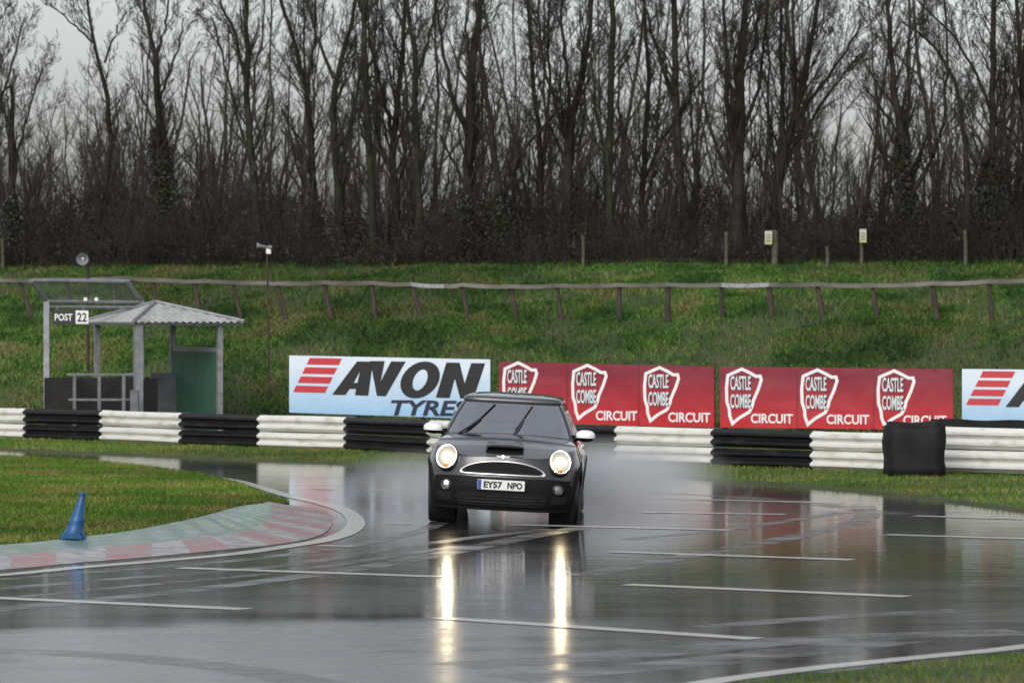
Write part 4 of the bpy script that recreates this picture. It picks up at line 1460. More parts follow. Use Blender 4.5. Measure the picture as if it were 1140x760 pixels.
a3, b3_ = sprout(a2, b2_, 3, .15, .97, .62, .6, 3, rng, up=.3, taper=.7, wob=.1)
far_w.add(a3, np.maximum(b3_, .0028), 3)
p1, r1 = sprout(keep, rad, 13, .12, .98, .6, 2.0, 7, rng, up=.55, taper=.5, shrink=.5, wob=.08)
far_w.add(p1, r1, 4)
p2, r2 = sprout(p1, r1, 6, .15, .97, .6, .5, 5, rng, up=.4, taper=.6, wob=.1)
far_w.add(p2, r2, 3)
p3, r3 = sprout(p2, r2, 5, .15, .97, .62, .55, 3, rng, up=.3, taper=.65, wob=.1)
far_w.add(p3, np.maximum(r3, .0031), 3)
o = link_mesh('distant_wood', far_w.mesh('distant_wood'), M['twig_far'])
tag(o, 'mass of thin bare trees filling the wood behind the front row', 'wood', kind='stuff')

# scrub along the edge: brambles and thin stems
sc_ = Tubes()
n = 5200
x = rng.uniform(-18, 18, n); d0 = 12.3 + rng.uniform(0, 1, n) ** 1.3 * 5.2; y = toe(x) + d0
pxl = 570 + x * FPX / y
Hm = 1.05 + 1.9 * hnoise(x * .75, y * .45, 11) + 1.3 * np.exp(-((pxl - 1115) / 60) ** 2) + .5 * np.exp(-((pxl - 520) / 60) ** 2) + .4 * np.exp(-((pxl - 170) / 60) ** 2)
Hm = SCL * Hm * (0.45 + 0.55 * smoothstep(12.2, 14, d0)) * rng.uniform(.5, 1.15, n)
dx, dy = rng.normal(0, .28, n), rng.normal(0, .2, n)
tt = np.linspace(0, 1, 5)
pts = np.stack([x[:, None] + dx[:, None] * Hm[:, None] * tt ** 1.5, y[:, None] + dy[:, None] * Hm[:, None] * tt ** 1.5, terrain(x, y)[:, None] - .05 + Hm[:, None] * tt * (1.15 - .2 * tt)], -1)
rad = rng.uniform(.0045, .010, n)[:, None] * np.linspace(1, .4, 5)[None]
sc_.add(pts, rad, 3)
p1, r1 = sprout(pts, rad, 5, .1, .97, .7, .5, 4, rng, up=.15, taper=.7, wob=.15, shrink=.4)
sc_.add(p1, np.maximum(r1, .003), 3)
p2, r2 = sprout(p1, r1, 3, .1, .97, .8, .6, 3, rng, up=.05, taper=.8, wob=.2, shrink=.3)
sc_.add(p2, np.maximum(r2, .003), 3)
o = link_mesh('scrub', sc_.mesh('scrub'), M['scrub'])
tag(o, 'tangled dark brown scrub and brambles along the foot of the wood', 'scrub', kind='stuff')
n = 90000
x = rng.uniform(-18, 18, n); d0 = 12.4 + rng.uniform(0, 1, n) * 4.2; y = toe(x) + d0
pxl = 570 + x * FPX / y
Hm = 0.95 + 1.7 * hnoise(x * .75, y * .45, 11) + 1.4 * np.exp(-((pxl - 1115) / 60) ** 2) + .6 * np.exp(-((pxl - 520) / 60) ** 2) + .5 * np.exp(-((pxl - 170) / 60) ** 2)
Hm = SCL * Hm * (0.35 + 0.65 * smoothstep(12.2, 14, d0))
z = terrain(x, y) + Hm * rng.uniform(0, 1, n) ** 0.8
c = np.stack([x, y, z], -1)
a = rng.normal(0, 1, (n, 3)); a /= np.linalg.norm(a, axis=1)[:, None]
b = np.cross(a, rng.normal(0, 1, (n, 3))); b /= np.linalg.norm(b, axis=1)[:, None]
sz = rng.uniform(.018, .042, n)[:, None]
v = np.stack([c - a * sz, c + b * sz * .55, c + a * sz, c - b * sz * .55], 1).reshape(-1, 3)
o = link_mesh('bramble_leaves', np_mesh('bramble_leaves', v, quads=np.arange(4 * n).reshape(-1, 4)), grass_mat('withered_leaves', (.016, .016, .013), (.026, .021, .018), (.050, .034, .025), .5))
tag(o, 'withered bramble leaves caught in the scrub at the wood edge', 'brambles', kind='stuff')

# ------------------------------------------------------------------ traffic cone
q = P(81, 605)
co_ = empty('traffic_cone', (q[0], q[1], 0.045), R(12), 'blue plastic traffic cone tilted on the green edge of the kerb', 'traffic cone')
co_.rotation_euler = (R(-3), R(3), R(12))
bm = bmesh.new()
bmesh.ops.create_cube(bm, size=1)
bmesh.ops.scale(bm, vec=(.255, .255, .055), verts=bm.verts)
bmesh.ops.bevel(bm, geom=[e for e in bm.edges if abs(e.verts[0].co.z - e.verts[1].co.z) > .01], offset=.05, segments=3, affect='EDGES')
bmesh.ops.bevel(bm, geom=[e for e in bm.edges if e.verts[0].co.z > 0 and e.verts[1].co.z > 0], offset=.015, segments=2, affect='EDGES')
bmesh.ops.translate(bm, vec=(0, 0, .03), verts=bm.verts)
me = bpy.data.meshes.new('base'); bm.to_mesh(me); bm.free()
link_mesh('base', me, M['cone'], co_)
MB().lathe([(.108, .057), (.100, .075), (.088, .10), (.078, .16), (.080, .165), (.066, .235), (.062, .24), (.050, .33), (.046, .335), (.034, .42), (.030, .447), (.034, .452), (.034, .468), (.022, .474), (.014, .46), (.012, .40)], 28, Matrix.Shear('XY', 4, (.16, 0)) if False else Matrix(((1, 0, .17, 0), (0, 1, 0, 0), (0, 0, 1, 0), (0, 0, 0, 1)))).build('body', M['cone'], co_, smooth=True)
# ------------------------------------------------------------------ the car
# local axes: x to the photo's right, nose towards -y, z up; y = 0 at the nose, front axle at 0.72
CY0 = 0.72
qc = P(562.5, 580)
car = empty('hatchback', (qc[0] - .02, qc[1], 0), R(-2.3), 'small dark grey hatchback with lit headlights driving through the wet bend', 'car')
ROLL = R(3.0)


def cp(mb, name, m, parent=None, smooth=False, roll=True, sub=0):
    """one part of the car; parts on the body share its lean in the corner"""
    p = parent or car
    if parent is None:
        o_ = Vector((0, CY0, 0.25 if roll else 0.0))
        if roll:
            mb.v = [tuple(Vector(v) - o_) for v in mb.v]
        else:
            mb.v = [tuple(Vector(v) - Vector((0, CY0, 0))) for v in mb.v]
    else:
        mb.v = [tuple(Vector(v) - Vector((0, CY0, 0.25))) for v in mb.v]
    o = mb.build(name, m, p, smooth)
    if parent is None and roll:
        o.location = (0, 0, 0.25)
        o.rotation_euler = (0, ROLL, 0)
    if sub:
        s_ = o.modifiers.new('sub', 'SUBSURF')
        s_.levels = s_.render_levels = sub
    return o


LC, NX, REAR = 0.66, 2.5, 3.70
def yf(z): return float(np.interp(z, [.12, .18, .26, .40, .48, .55, .66, .74, .80], [.10, .045, .015, .0, .012, .035, .06, .085, .13]))
def wd(z): return float(np.interp(z, [.12, .2, .32, .5, .66, .78, .9, 1.0], [.77, .800, .825, .838, .832, .812, .765, .72]))
def yr(z): return REAR - float(np.interp(z, [.12, .2, .35, .55, .7, .95], [.10, .04, .0, .02, .05, .12]))
def front_y(x, z):
    t = min(abs(x) / wd(z), .9995)
    return yf(z) + LC * (1 - (1 - t ** NX) ** (1 / NX))
def side_x(y, z):
    w = wd(z)
    a, b = (y - yf(z)) / LC, (yr(z) - y) / .42
    for t in (a, b):
        if t < 1:
            t = max(t, 0)
            return w * (1 - (1 - t) ** NX) ** (1 / NX)
    return w * (1 - .012 * ((y - 1.9) / 1.3) ** 2)


AX, RA, ZW = (CY0, CY0 + 2.467), .345, .302
def zbot(y):
    z = float(np.interp(y, [0, .3, .38, 3.4, 3.7], [.165, .175, .18, .18, .26]))
    for a in AX:
        d = abs(y - a)
        if d < RA: z = max(z, ZW + math.sqrt(RA * RA - d * d))
    return z
def ztop(y): return float(np.interp(y, [0, .08, .15, .25, .40, .6, .85, 1.1, 1.4, 2.4, 3.3, 3.7], [.735, .735, .755, .785, .820, .850, .880, .905, .935, .955, .975, .95]))
def crown(y): return float(np.interp(y, [0, .1, .3, .5, .8, 1.1, 1.35, 1.6, 3.7], [0, .004, .012, .022, .042, .052, .045, .02, .02]))
def bonnet_z(x, y):
    xe = side_x(y, ztop(y))
    return ztop(y) + crown(y) * max(0, 1 - (x / max(xe, .05)) ** 2)

# stations round the plan outline: fraction of the front curve, the side, the rear curve
th = [90 * k / 16 for k in range(17)]
sy = sorted(set(np.round(np.concatenate([np.linspace(.74, 3.22, 26), AX[1] + RA * np.cos(np.linspace(0, np.pi, 15)), [CY0 + RA * math.cos(k) for k in (0, .3, .6, .9, 1.2)]]), 4)))
sy = [y for y in sy if .75 < y < 3.24]
rr_ = [90 - 90 * k / 8 for k in range(9)]
NV = 9
def station(kind, t, sgn):
    col = []
    if kind == 'f':
        c_, s_ = math.cos(R(t)) ** (2 / NX), math.sin(R(t)) ** (2 / NX)
        yref = yf(.5) + LC * (1 - c_)
    elif kind == 's': yref = t
    else:
        c_, s_ = math.cos(R(t)) ** (2 / NX), math.sin(R(t)) ** (2 / NX)
        yref = yr(.5) - .42 * (1 - c_)
    zb, zt_ = zbot(yref), ztop(yref)
    for j in range(NV):
        z = zb + (zt_ - zb) * j / (NV - 1)
        if kind == 'f': x, y = wd(z) * s_, yf(z) + LC * (1 - c_)
        elif kind == 's': x, y = side_x(t, z), t
        else: x, y = wd(z) * s_, yr(z) - .42 * (1 - c_)
        # waistline: slight tuck under the windows, swell over the wheels
        if kind == 's' or (kind == 'f' and t > 60):
            x += .012 * math.exp(-((z - .62) / .10) ** 2) - .006 * math.exp(-((z - .45) / .08) ** 2)
            for a in AX: x += .018 * math.exp(-((yref - a) / .30) ** 2) * math.exp(-((z - .62) / .16) ** 2)
        col.append(Vector((sgn * x, y, z)))
    # over the top towards the centre line
    e = col[-1]
    for f_ in (.94, .85, .7, .5, .25, 0.0):
        zc = ztop(yref) + crown(yref) * (1 - f_ ** 2) - (.0 if kind != 's' or yref < 1.2 else .02 * (1 - f_))
        col.append(Vector((e.x * f_, e.y, zc)))
    return col
rows = [station('f', t, 1) for t in th] + [station('s', t, 1) for t in sy] + [station('r', t, 1) for t in rr_]
NT = NV + 6
body = MB()
def is_deck(i): return len(th) + 9 < i
for sgn in (1, -1):
    rws = [[Vector((sgn * p.x, p.y, p.z)) for p in r] for r in rows]
    b = len(body.v)
    body.v += [tuple(p) for r in rws for p in r]
    for i in range(len(rws) - 1):
        for j in range(NT - 1):
            f_ = (b + i * NT + j, b + i * NT + j + 1, b + (i + 1) * NT + j + 1, b + (i + 1) * NT + j)
            body.f.append(f_ if sgn < 0 else f_[::-1])
            ymid = (rws[i][j].y + rws[i + 1][j].y) / 2
            body.m.append(1 if (j >= NV and ymid > 1.22) else 0)
body_o = cp(body, 'body', [M['paint'], M['trim']], smooth=True)
bm = bmesh.new(); bm.from_mesh(body_o.data)
bmesh.ops.remove_doubles(bm, verts=bm.verts, dist=.0008)
bmesh.ops.dissolve_degenerate(bm, edges=bm.edges, dist=.0005)
bmesh.ops.recalc_face_normals(bm, faces=bm.faces)
bm.to_mesh(body_o.data); bm.free()
s_ = body_o.modifiers.new('sub', 'SUBSURF'); s_.levels = s_.render_levels = 1


def patch(name, outer, hole, off, th_, m, parent=body_o, n=0):
    """panel bent over the front of the car; outline in (x, z)"""
    def dens(pl):
        out = []
        for i in range(len(pl)):
            a, b = Vector(pl[i]), Vector(pl[(i + 1) % len(pl)])
            k = max(1, int((b - a).length / .045))
            out += [tuple(a.lerp(b, q / k)) for q in range(k)]
        return out
    o_ = dens(outer)
    mb = MB()
    if hole:
        h_ = dens(hole)
        mb.plate(o_, [h_[::-1]], lambda x, z, d: Vector((x, front_y(x, z) - off - d, z)), th_)
        return cp(mb, name, m, parent)
    # fill as rows so that it follows the curve
    xs = sorted(set([p[0] for p in outer] + list(np.linspace(min(p[0] for p in outer), max(p[0] for p in outer), 33))))
    def span(x):
        zs = []
        for i in range(len(outer)):
            (x1, z1), (x2, z2) = outer[i], outer[(i + 1) % len(outer)]
            if abs(x2 - x1) < 1e-9: continue
            t = (x - x1) / (x2 - x1)
            if -1e-6 <= t <= 1 + 1e-6: zs.append(z1 + (z2 - z1) * t)
        return (min(zs), max(zs)) if zs else None
    fr_, bk = [], []
    for x in xs:
        s = span(min(max(x, min(p[0] for p in outer) + 1e-5), max(p[0] for p in outer) - 1e-5))
        fr_.append([Vector((x, front_y(x, s[0] + (s[1] - s[0]) * k / 6) - off - th_, s[0] + (s[1] - s[0]) * k / 6)) for k in range(7)])
        bk.append([v + Vector((0, th_ + .01, 0)) for v in fr_[-1]])
    mb.grid([f_ + b_[::-1] for f_, b_ in zip(fr_, bk)], closed=True)
    mb.add(fr_[0] + bk[0][::-1], [tuple(range(14))]); mb.add(fr_[-1] + bk[-1][::-1], [tuple(range(13, -1, -1))])
    return cp(mb, name, m, parent)


# grille: flat foot, arched top, chrome surround
def arch(hw, z0, z1, n=26, e=2.3):
    top = []
    for k in range(n + 1):
        x = hw * math.cos(math.pi * k / n)
        top.append((x, z0 + .010 + (z1 - z0 - .010) * (max(0, 1 - (abs(x) / hw) ** e)) ** .62))
    return [(hw * .93, z0)] + top + [(-hw * .93, z0)] + [(-hw * .93 + hw * 1.86 * k / 10, z0) for k in range(1, 10)]
gr_in, gr_out = arch(.445, .557, .677), arch(.490, .535, .702)
gr = patch('grille', gr_in, None, .004, .004, M['void'])
bars = MB()
for z in (.575, .592, .609, .626, .643, .66):
    hw = .445 * (max(0.0, 1 - ((z - .579) / .098)) ** .5 if z > .58 else 1) ** .9 * .93
    hw = max(hw, .1)
    bars.tube([(x, front_y(x, z) - .012, z) for x in np.linspace(-hw, hw, 25)], .0035, 5)
bb = cp(bars, 'grille_bars', M['gloss_black'], body_o)
def band(mb, o_, i_, off, th_):
    n = len(o_)
    f = lambda p, d: Vector((p[0], front_y(p[0], p[1]) - off - d, p[1]))
    rows = [[f(o_[k], 0), f(o_[k], th_ * .8), f(((o_[k][0] + i_[k][0]) / 2, (o_[k][1] + i_[k][1]) / 2), th_ * 1.2), f(i_[k], th_ * .8), f(i_[k], 0)] for k in list(range(n)) + [0]]
    mb.grid(rows)
mb = MB(); band(mb, gr_out, gr_in, -.004, .020)
cp(mb, 'grille_surround', M['chrome'], body_o, smooth=True)
# lower bumper: black insert with an air opening, brake ducts and number plate
lo = patch('bumper_insert', [(-.80, .165), (.80, .165), (.80, .30), (.74, .50), (.50, .515), (-.50, .515), (-.74, .50), (-.80, .30)], None, .004, .004, M['trim'])
patch('lower_grille', [(-.46, .20), (.46, .20), (.50, .30), (.46, .345), (-.46, .345), (-.50, .30)], None, .010, .004, M['void'])
mb = MB()
for z in (.235, .27, .305):
    mb.tube([(x, front_y(x, z) - .02, z) for x in np.linspace(-.46, .46, 25)], .004, 5)
cp(mb, 'lower_grille_bars', M['gloss_black'], body_o)
mb = MB()
mb.grid([[Vector((x, front_y(x, .19) - .03, .150)), Vector((x, front_y(x, .19) - .035, .172)), Vector((x, front_y(x, .19) + .03, .182)), Vector((x, front_y(x, .19) + .05, .150))] for x in np.linspace(-.76, .76, 33)], closed=True)
cp(mb, 'chin_spoiler', M['trim'], body_o)
for s in (-1, 1):
    patch('brake_duct', [(s * .54, .235), (s * .70, .25), (s * .72, .33), (s * .56, .33)], None, .008, .003, M['void'])
# number plate
pl = MB()
py_ = front_y(0, .43) - .028
pl.box((-.005, py_, .432), (.52, .012, .111), None, .004)
plo = cp(pl, 'number_plate', M['plate_white'], body_o)
pb = MB(); pb.box((-.005 - .237, py_ - .0045, .432), (.040, .008, .105))
cp(pb, 'plate_band', M['plate_blue'], plo)
def plate_text(t, x, z, hh, ww, m, y):
    me = text_mesh(t, 1.0, .045)
    c_ = np.array([v.co[:] for v in me.vertices]); lo_, hi_ = c_.min(0), c_.max(0)
    for v in me.vertices:
        v.co = (x + (v.co.x - (lo_[0] + hi_[0]) / 2) * ww / (hi_[0] - lo_[0]), y - CY0 - (v.co.z > 0) * .002, z - .25 + (v.co.y - (lo_[1] + hi_[1]) / 2) * hh / (hi_[1] - lo_[1]))
    me.materials.append(m)
    o = bpy.data.objects.new('lettering', me); COL.objects.link(o); o.parent = plo
plate_text('EY57', -.093, .432, .074, .205, M['blackp'], py_ - .0065)
plate_text('NPO', .147, .432, .074, .165, M['blackp'], py_ - .0065)

# badge: roundel with wings
by_ = front_y(0, .735)
mb = MB()
mb.lathe([(0, .012), (.017, .010), (.022, .004), (.022, 0)], 18, Matrix.Translation((0, by_ - .004, .738)) @ Matrix.Rotation(R(75), 4, 'X'))
for s in (-1, 1):
    for k, (l_, dz) in enumerate(((.058, .008), (.054, 0), (.046, -.008))):
        mb.box((s * (.016 + l_ / 2), by_ - .004, .738 + dz), (l_, .006, .0055))
cp(mb, 'badge', M['chrome'], body_o)

# bonnet scoop
sc_m = MB()
y0s, y1s = .36, .74
rws = []
for k in range(9):
    y = y0s + (y1s - y0s) * k / 8
    hgt = .034 * (1 - (k / 8) ** 1.6)
    hw = .215 - .02 * k / 8
    rws.append([Vector((hw * math.cos(math.pi * j / 14), y, bonnet_z(hw * math.cos(math.pi * j / 14), y) - .004 + hgt * (math.sin(math.pi * j / 14)) ** .45)) for j in range(15)])
sc_m.grid(rws)
sco = cp(sc_m, 'bonnet_scoop', M['paint'], body_o, smooth=True)
so = sco.modifiers.new('th', 'SOLIDIFY'); so.thickness = .008
im = MB()
hw = .185
top = [Vector((hw * math.cos(math.pi * j / 14), y0s + .004, bonnet_z(0, y0s) + 0.004 + .021 * (math.sin(math.pi * j / 14)) ** .4)) for j in range(15)]
bot = [Vector((p.x, y0s + .004, bonnet_z(p.x, y0s) + .004)) for p in top]
im.grid([top, bot])
cp(im, 'intake', M['void'], sco)

# headlights
def lamp_frame(s):
    x, z = s * .625, .708
    y = front_y(x, z)
    n = Vector((s * .20, -.92, .34)).normalized()
    u = Vector((0, 0, 1)).cross(n).normalized() * -1
    w = n.cross(u) * 1
    if w.z < 0: w = -w
    Mx = Matrix((( u.x, w.x, n.x, x), (u.y, w.y, n.y, y - .062), (u.z, w.z, n.z, z), (0, 0, 0, 1)))
    return Mx
for s in (-1, 1):
    Mx = lamp_frame(s)
    hb = MB(); hb.lathe([(1.12, -.20), (1.12, -.03), (1.10, .004), (1.02, .012)], 36, Mx @ Matrix.Diagonal((.116, .137, 1, 1)))
    h0 = cp(hb, 'headlight', M['paint'], body_o, smooth=True)
    h1 = MB(); h1.lathe([(1.04, .002), (1.03, .020), (.97, .024), (.93, .012), (.93, -.01)], 36, Mx @ Matrix.Diagonal((.116, .137, 1, 1)))
    cp(h1, 'lamp_ring', M['chrome'], h0, smooth=True)
    h2 = MB(); h2.lathe([(.94, -.002), (.8, -.012), (.6, -.022), (.3, -.026), (0, -.027)], 36, Mx @ Matrix.Diagonal((.116, .137, 1, 1)))
    cp(h2, 'reflector', M['lamp_glow'], h0, smooth=True)
    h3 = MB(); h3.lathe([(.36, -.018), (.30, -.004), (.16, .004), (0, .006)], 24, Mx @ Matrix.Translation((-s * .004, .012, 0)) @ Matrix.Diagonal((.118, .118, 1, 1)))
    cp(h3, 'bulb_lens', M['lamp_core'], h0, smooth=True)
    h4 = MB(); h4.lathe([(.26, -.006), (.2, .002), (0, .006)], 16, Mx @ Matrix.Translation((0, -.098, .002)) @ Matrix.Diagonal((.12, .09, 1, 1)))
    cp(h4, 'indicator', M['orange'], h0, smooth=True)
    # fog lamps
    fx, fz = s * .615, .405
    Mf = Matrix.Translation((fx, front_y(fx, fz) - .012, fz)) @ Matrix.Rotation(R(-18) * -s, 4, 'Z') @ Matrix.Rotation(R(90), 4, 'X')
    f1 = MB(); f1.lathe([(.062, -.03), (.062, .012), (.050, .014), (.046, .002)], 24, Mf)
    fo = cp(f1, 'fog_lamp', M['gloss_black'], body_o, smooth=True)
    f2 = MB(); f2.lathe([(.048, .0), (.03, .008), (0, .010)], 20, Mf)
    cp(f2, 'lens', M['foglens'], fo, smooth=True)
    if s < 0:
        f3 = MB(); f3.lathe([(.026, .009), (.015, .014), (0, .015)], 16, Mf @ Matrix.Translation((0, .02, 0)))
        cp(f3, 'side_lamp', M['lamp_blue'], fo, smooth=True)

# greenhouse: plan outline at a level, blended from belt to roof edge
G0 = dict(yf=1.16, yr=3.56, w=.742, lf=.34, lr=.30, z=.925)
G1 = dict(yf=1.78, yr=3.34, w=.552, lf=.20, lr=.22, z=1.31)
def gh(t, v, off=0.0):
    """t: 0 front centre .. 1 rear centre along one side; v: 0 belt .. 1 roof edge"""
    g = {k: G0[k] * (1 - v) + G1[k] * v for k in G0}
    w = g['w'] + .012 * math.sin(math.pi * v) + off
    n = 3.0
    if t < .34:
        a = R(90 * t / .34)
        x, y = w * math.sin(a) ** (2 / n), g['yf'] - off + g['lf'] * (1 - math.cos(a) ** (2 / n))
    elif t < .78:
        q_ = (t - .34) / .44
        x, y = w, g['yf'] + g['lf'] + (g['yr'] - g['lr'] - g['yf'] - g['lf']) * q_
    else:
        a = R(90 - 90 * (t - .78) / .22)
        x, y = w * max(0, math.sin(a)) ** (2 / n), g['yr'] + off - g['lr'] * (1 - math.cos(a) ** (2 / n))
    z = g['z']
    if v < .3: z += (.03 * (1 - (x / .72) ** 2)) * (1 - v / .3) if t < .34 else 0
    return Vector((x, y, z))
def gpanel(t0, t1, v0, v1, off, s, nt=14, nv=6, th_=None):
    mb = MB()
    rows = []
    for i in range(nt + 1):
        t = t0 + (t1 - t0) * i / nt
        r = []
        for j in range(nv + 1):
            p = gh(t, v0 + (v1 - v0) * j / nv, off)
            r.append(Vector((s * p.x, p.y, p.z)))
        if th_:
            for j in range(nv, -1, -1):
                p = gh(t, v0 + (v1 - v0) * j / nv, off - th_)
                r.append(Vector((s * p.x, p.y, p.z)))
        rows.append(r)
    mb.grid(rows, closed=bool(th_))
    return mb
TA = .245        # where the windscreen ends and the pillar starts
mb = gpanel(0, TA, .02, .985, 0, 1, 18, 8)
m2 = gpanel(0, TA, .02, .985, 0, -1, 18, 8)
mb.add(m2.v, m2.f)
ws = cp(mb, 'windscreen', M['glass'], smooth=True)
for s in (-1, 1):
    cp(gpanel(TA - .006, .335, -.02, 1.0, .004, s, 8, 8, .04), 'windscreen_pillar', M['gloss_black'], smooth=True)
    cp(gpanel(.34, .56, .03, .97, 0, s, 8, 6), 'side_window', M['glass_side'], smooth=True)
    cp(gpanel(.55, .575, 0, 1, .003, s, 2, 6, .03), 'door_pillar', M['gloss_black'], smooth=True)
    cp(gpanel(.57, .79, .03, .97, 0, s, 8, 6), 'side_window', M['glass_side'], smooth=True)
    cp(gpanel(.785, .86, -.02, 1, .004, s, 6, 6, .03), 'rear_pillar', M['gloss_black'], smooth=True)
    cp(gpanel(.30, .80, -.03, .035, .008, s, 20, 1, .02), 'waist_trim', M['chrome'])
mb = gpanel(.855, 1.0, .1, .97, 0, 1, 8, 6); m2 = gpanel(.855, 1.0, .1, .97, 0, -1, 8, 6); mb.add(m2.v, m2.f)
cp(mb, 'rear_window', M['glass_side'], smooth=True)
# windscreen black border along the top, cowl along its foot
mb = gpanel(0, TA, .945, 1.0, .003, 1, 16, 1, .01); m2 = gpanel(0, TA, .945, 1.0, .003, -1, 16, 1, .01); mb.add(m2.v, m2.f)
cp(mb, 'windscreen_header', M['gloss_black'], ws)
mb = gpanel(0, .30, -.03, .03, .012, 1, 16, 1, .03); m2 = gpanel(0, .30, -.03, .03, .012, -1, 16, 1, .03); mb.add(m2.v, m2.f)
cp(mb, 'cowl', M['paint_skylit'], body_o)
# roof
rf = MB()
NR = 44
ringp = []
for i in range(NR):
    t = i / (NR - 1)
    ringp.append(gh(t, 1.0, .012))
full = ringp + [Vector((-p.x, p.y, p.z)) for p in ringp[-2:0:-1]]
cen_ = Vector((0, 2.55, 0))
rows = []
for f_, dz in ((.985, -.012), (1.0, -.006), (1.0, .012), (.985, .034), (.95, .046), (.88, .058), (.75, .070), (.55, .080), (.3, .086), (.05, .088)):
    rows.append([Vector((p.x * f_, cen_.y + (p.y - cen_.y) * f_, G1['z'] + dz)) for p in full])
rf.grid(rows, closed=True)
rf.add(rows[-1], [tuple(range(len(full)))])
rfo = cp(rf, 'roof', M['paint_skylit'], smooth=True)
mb = MB(); mb.tube([(0.0, 3.10, 1.395), (0.0, 3.16, 1.50)], [.006, .003], 6)
cp(mb, 'aerial', M['trim'], rfo)
# wipers caught mid sweep, lying on the glass
def on_glass(x, v, off=.012):
    best = min((gh(t, v, off) for t in np.linspace(0, .33, 200)), key=lambda p: abs(p.x - abs(x)))
    return Vector((x, best.y, best.z))
for (xa, va), (xb, vb), (xp, vp) in (((-.47, .10), (-.19, .90), (-.56, -.03)), ((.075, .20), (.235, .90), (.06, -.03))):
    mb = MB()
    pts = [on_glass(xa + (xb - xa) * k / 8, va + (vb - va) * k / 8, .016) for k in range(9)]
    mb.tube(pts, .008, 6)
    wo_ = cp(mb, 'wiper', M['trim'], smooth=False)
    mb = MB()
    mid_ = on_glass((xa + xb) / 2, (va + vb) / 2, .030)
    mb.tube([on_glass(xp, max(vp, 0), .03), on_glass((xp + (xa + xb) / 2) / 2, max(0, (vp + (va + vb) / 2) / 2), .042), mid_], [.013, .012, .009], 6)
    cp(mb, 'wiper_arm', M['gloss_black'], wo_)
# mirrors
for s in (-1, 1):
    bm = bmesh.new()
    bmesh.ops.create_uvsphere(bm, u_segments=20, v_segments=12, radius=1)
    for v in bm.verts:
        q = v.co
        q.x = math.copysign(abs(q.x) ** .8, q.x); q.z = math.copysign(abs(q.z) ** .85, q.z)
        v.co = Vector((q.x * .108, q.y * .085 if q.y < 0 else q.y * .03, q.z * .066))
    bm.verts.index_update()
    vs = [v.co.copy() for v in bm.verts]; fs = [[v.index for v in f.verts] for f in bm.faces]
    bm.free()
    c0_ = Vector((s * .862, 1.40, .975))
    mb = MB(); mb.add([v * .97 + c0_ for v in vs], fs)
    mb.tube([c0_ + Vector((-s * .05, .01, -.03)), Vector((s * .70, 1.42, .945))], [.03, .035], 8)
    mo = cp(mb, 'wing_mirror', M['trim'], smooth=True)
    mb = MB()
    keepf = [f for f in fs if sum(vs[i].z for i in f) / len(f) > -.022 and sum(vs[i].y for i in f) / len(f) < .012]
    mb.add([v * 1.03 + c0_ for v in vs], keepf)
    cp(mb, 'mirror_cap', M['capwhite'], mo, smooth=True)
# wheel arches, sills, door line, handle
for s in (-1, 1):
    for a in AX:
        mb = MB()
        rows = []
        for k in range(23):
            q_ = math.pi * (-.10 + 1.20 * k / 22)
            r = []
            for rr, of in ((RA - .012, -.06), (RA - .012, .012), (RA + .03, .020), (RA + .062, .010), (RA + .064, -.01)):
                y, z = a + rr * math.cos(q_), ZW + rr * math.sin(q_)
                z = max(z, .16)
                r.append(Vector((s * (side_x(min(max(y, .06), 3.62), z) + of + .012 * math.exp(-((z - .62) / .10) ** 2)), y, z)))
            rows.append(r)
        mb.grid(rows)
        cp(mb, 'wheel_arch', M['trim'], body_o, smooth=True)
        mb = MB(); mb.lathe([(RA - .005, -.28), (RA - .005, .0)], 28, Matrix.Translation((s * .80 - (s > 0) * 0, a, ZW)) @ Matrix.Rotation(R(90) * s, 4, 'Y'))
        cp(mb, 'arch_liner', M['void'], body_o)
    mb = MB()
    mb.grid([[Vector((s * (side_x(y, .2) + .010), y, .165)), Vector((s * (side_x(y, .24) + .014), y, .235)), Vector((s * (side_x(y, .24) - .01), y, .25)), Vector((s * .6, y, .17))] for y in np.linspace(CY0 + RA + .03, AX[1] - RA - .03, 12)], closed=True)
    cp(mb, 'sill', M['trim'], body_o)
    # door: a panel just proud of the side
    mb = MB()
    rows = []
    for y in np.linspace(1.36, 2.42, 12):
        rows.append([Vector((s * (side_x(y, z) + .004 + .012 * math.exp(-((z - .62) / .10) ** 2) - .006 * math.exp(-((z - .45) / .08) ** 2)), y, z)) for z in np.linspace(.27, ztop(y) - .012, 9)])
    mb.grid(rows)
    d_ = cp(mb, 'door', M['paint'], smooth=True)
    mb = MB()
    mb.box((s * (side_x(2.2, .84) + .030), 2.22, .845), (.03, .19, .03), None, .008)
    cp(mb, 'handle', M['chrome'], d_)
    mb = MB()
    mb.box((s * (side_x(1.12, .74) + .010), 1.14, .745), (.02, .14, .055), Matrix.Rotation(R(-12) * s, 3, 'Z'), .006)
    cp(mb, 'side_indicator', M['chrome'], body_o)
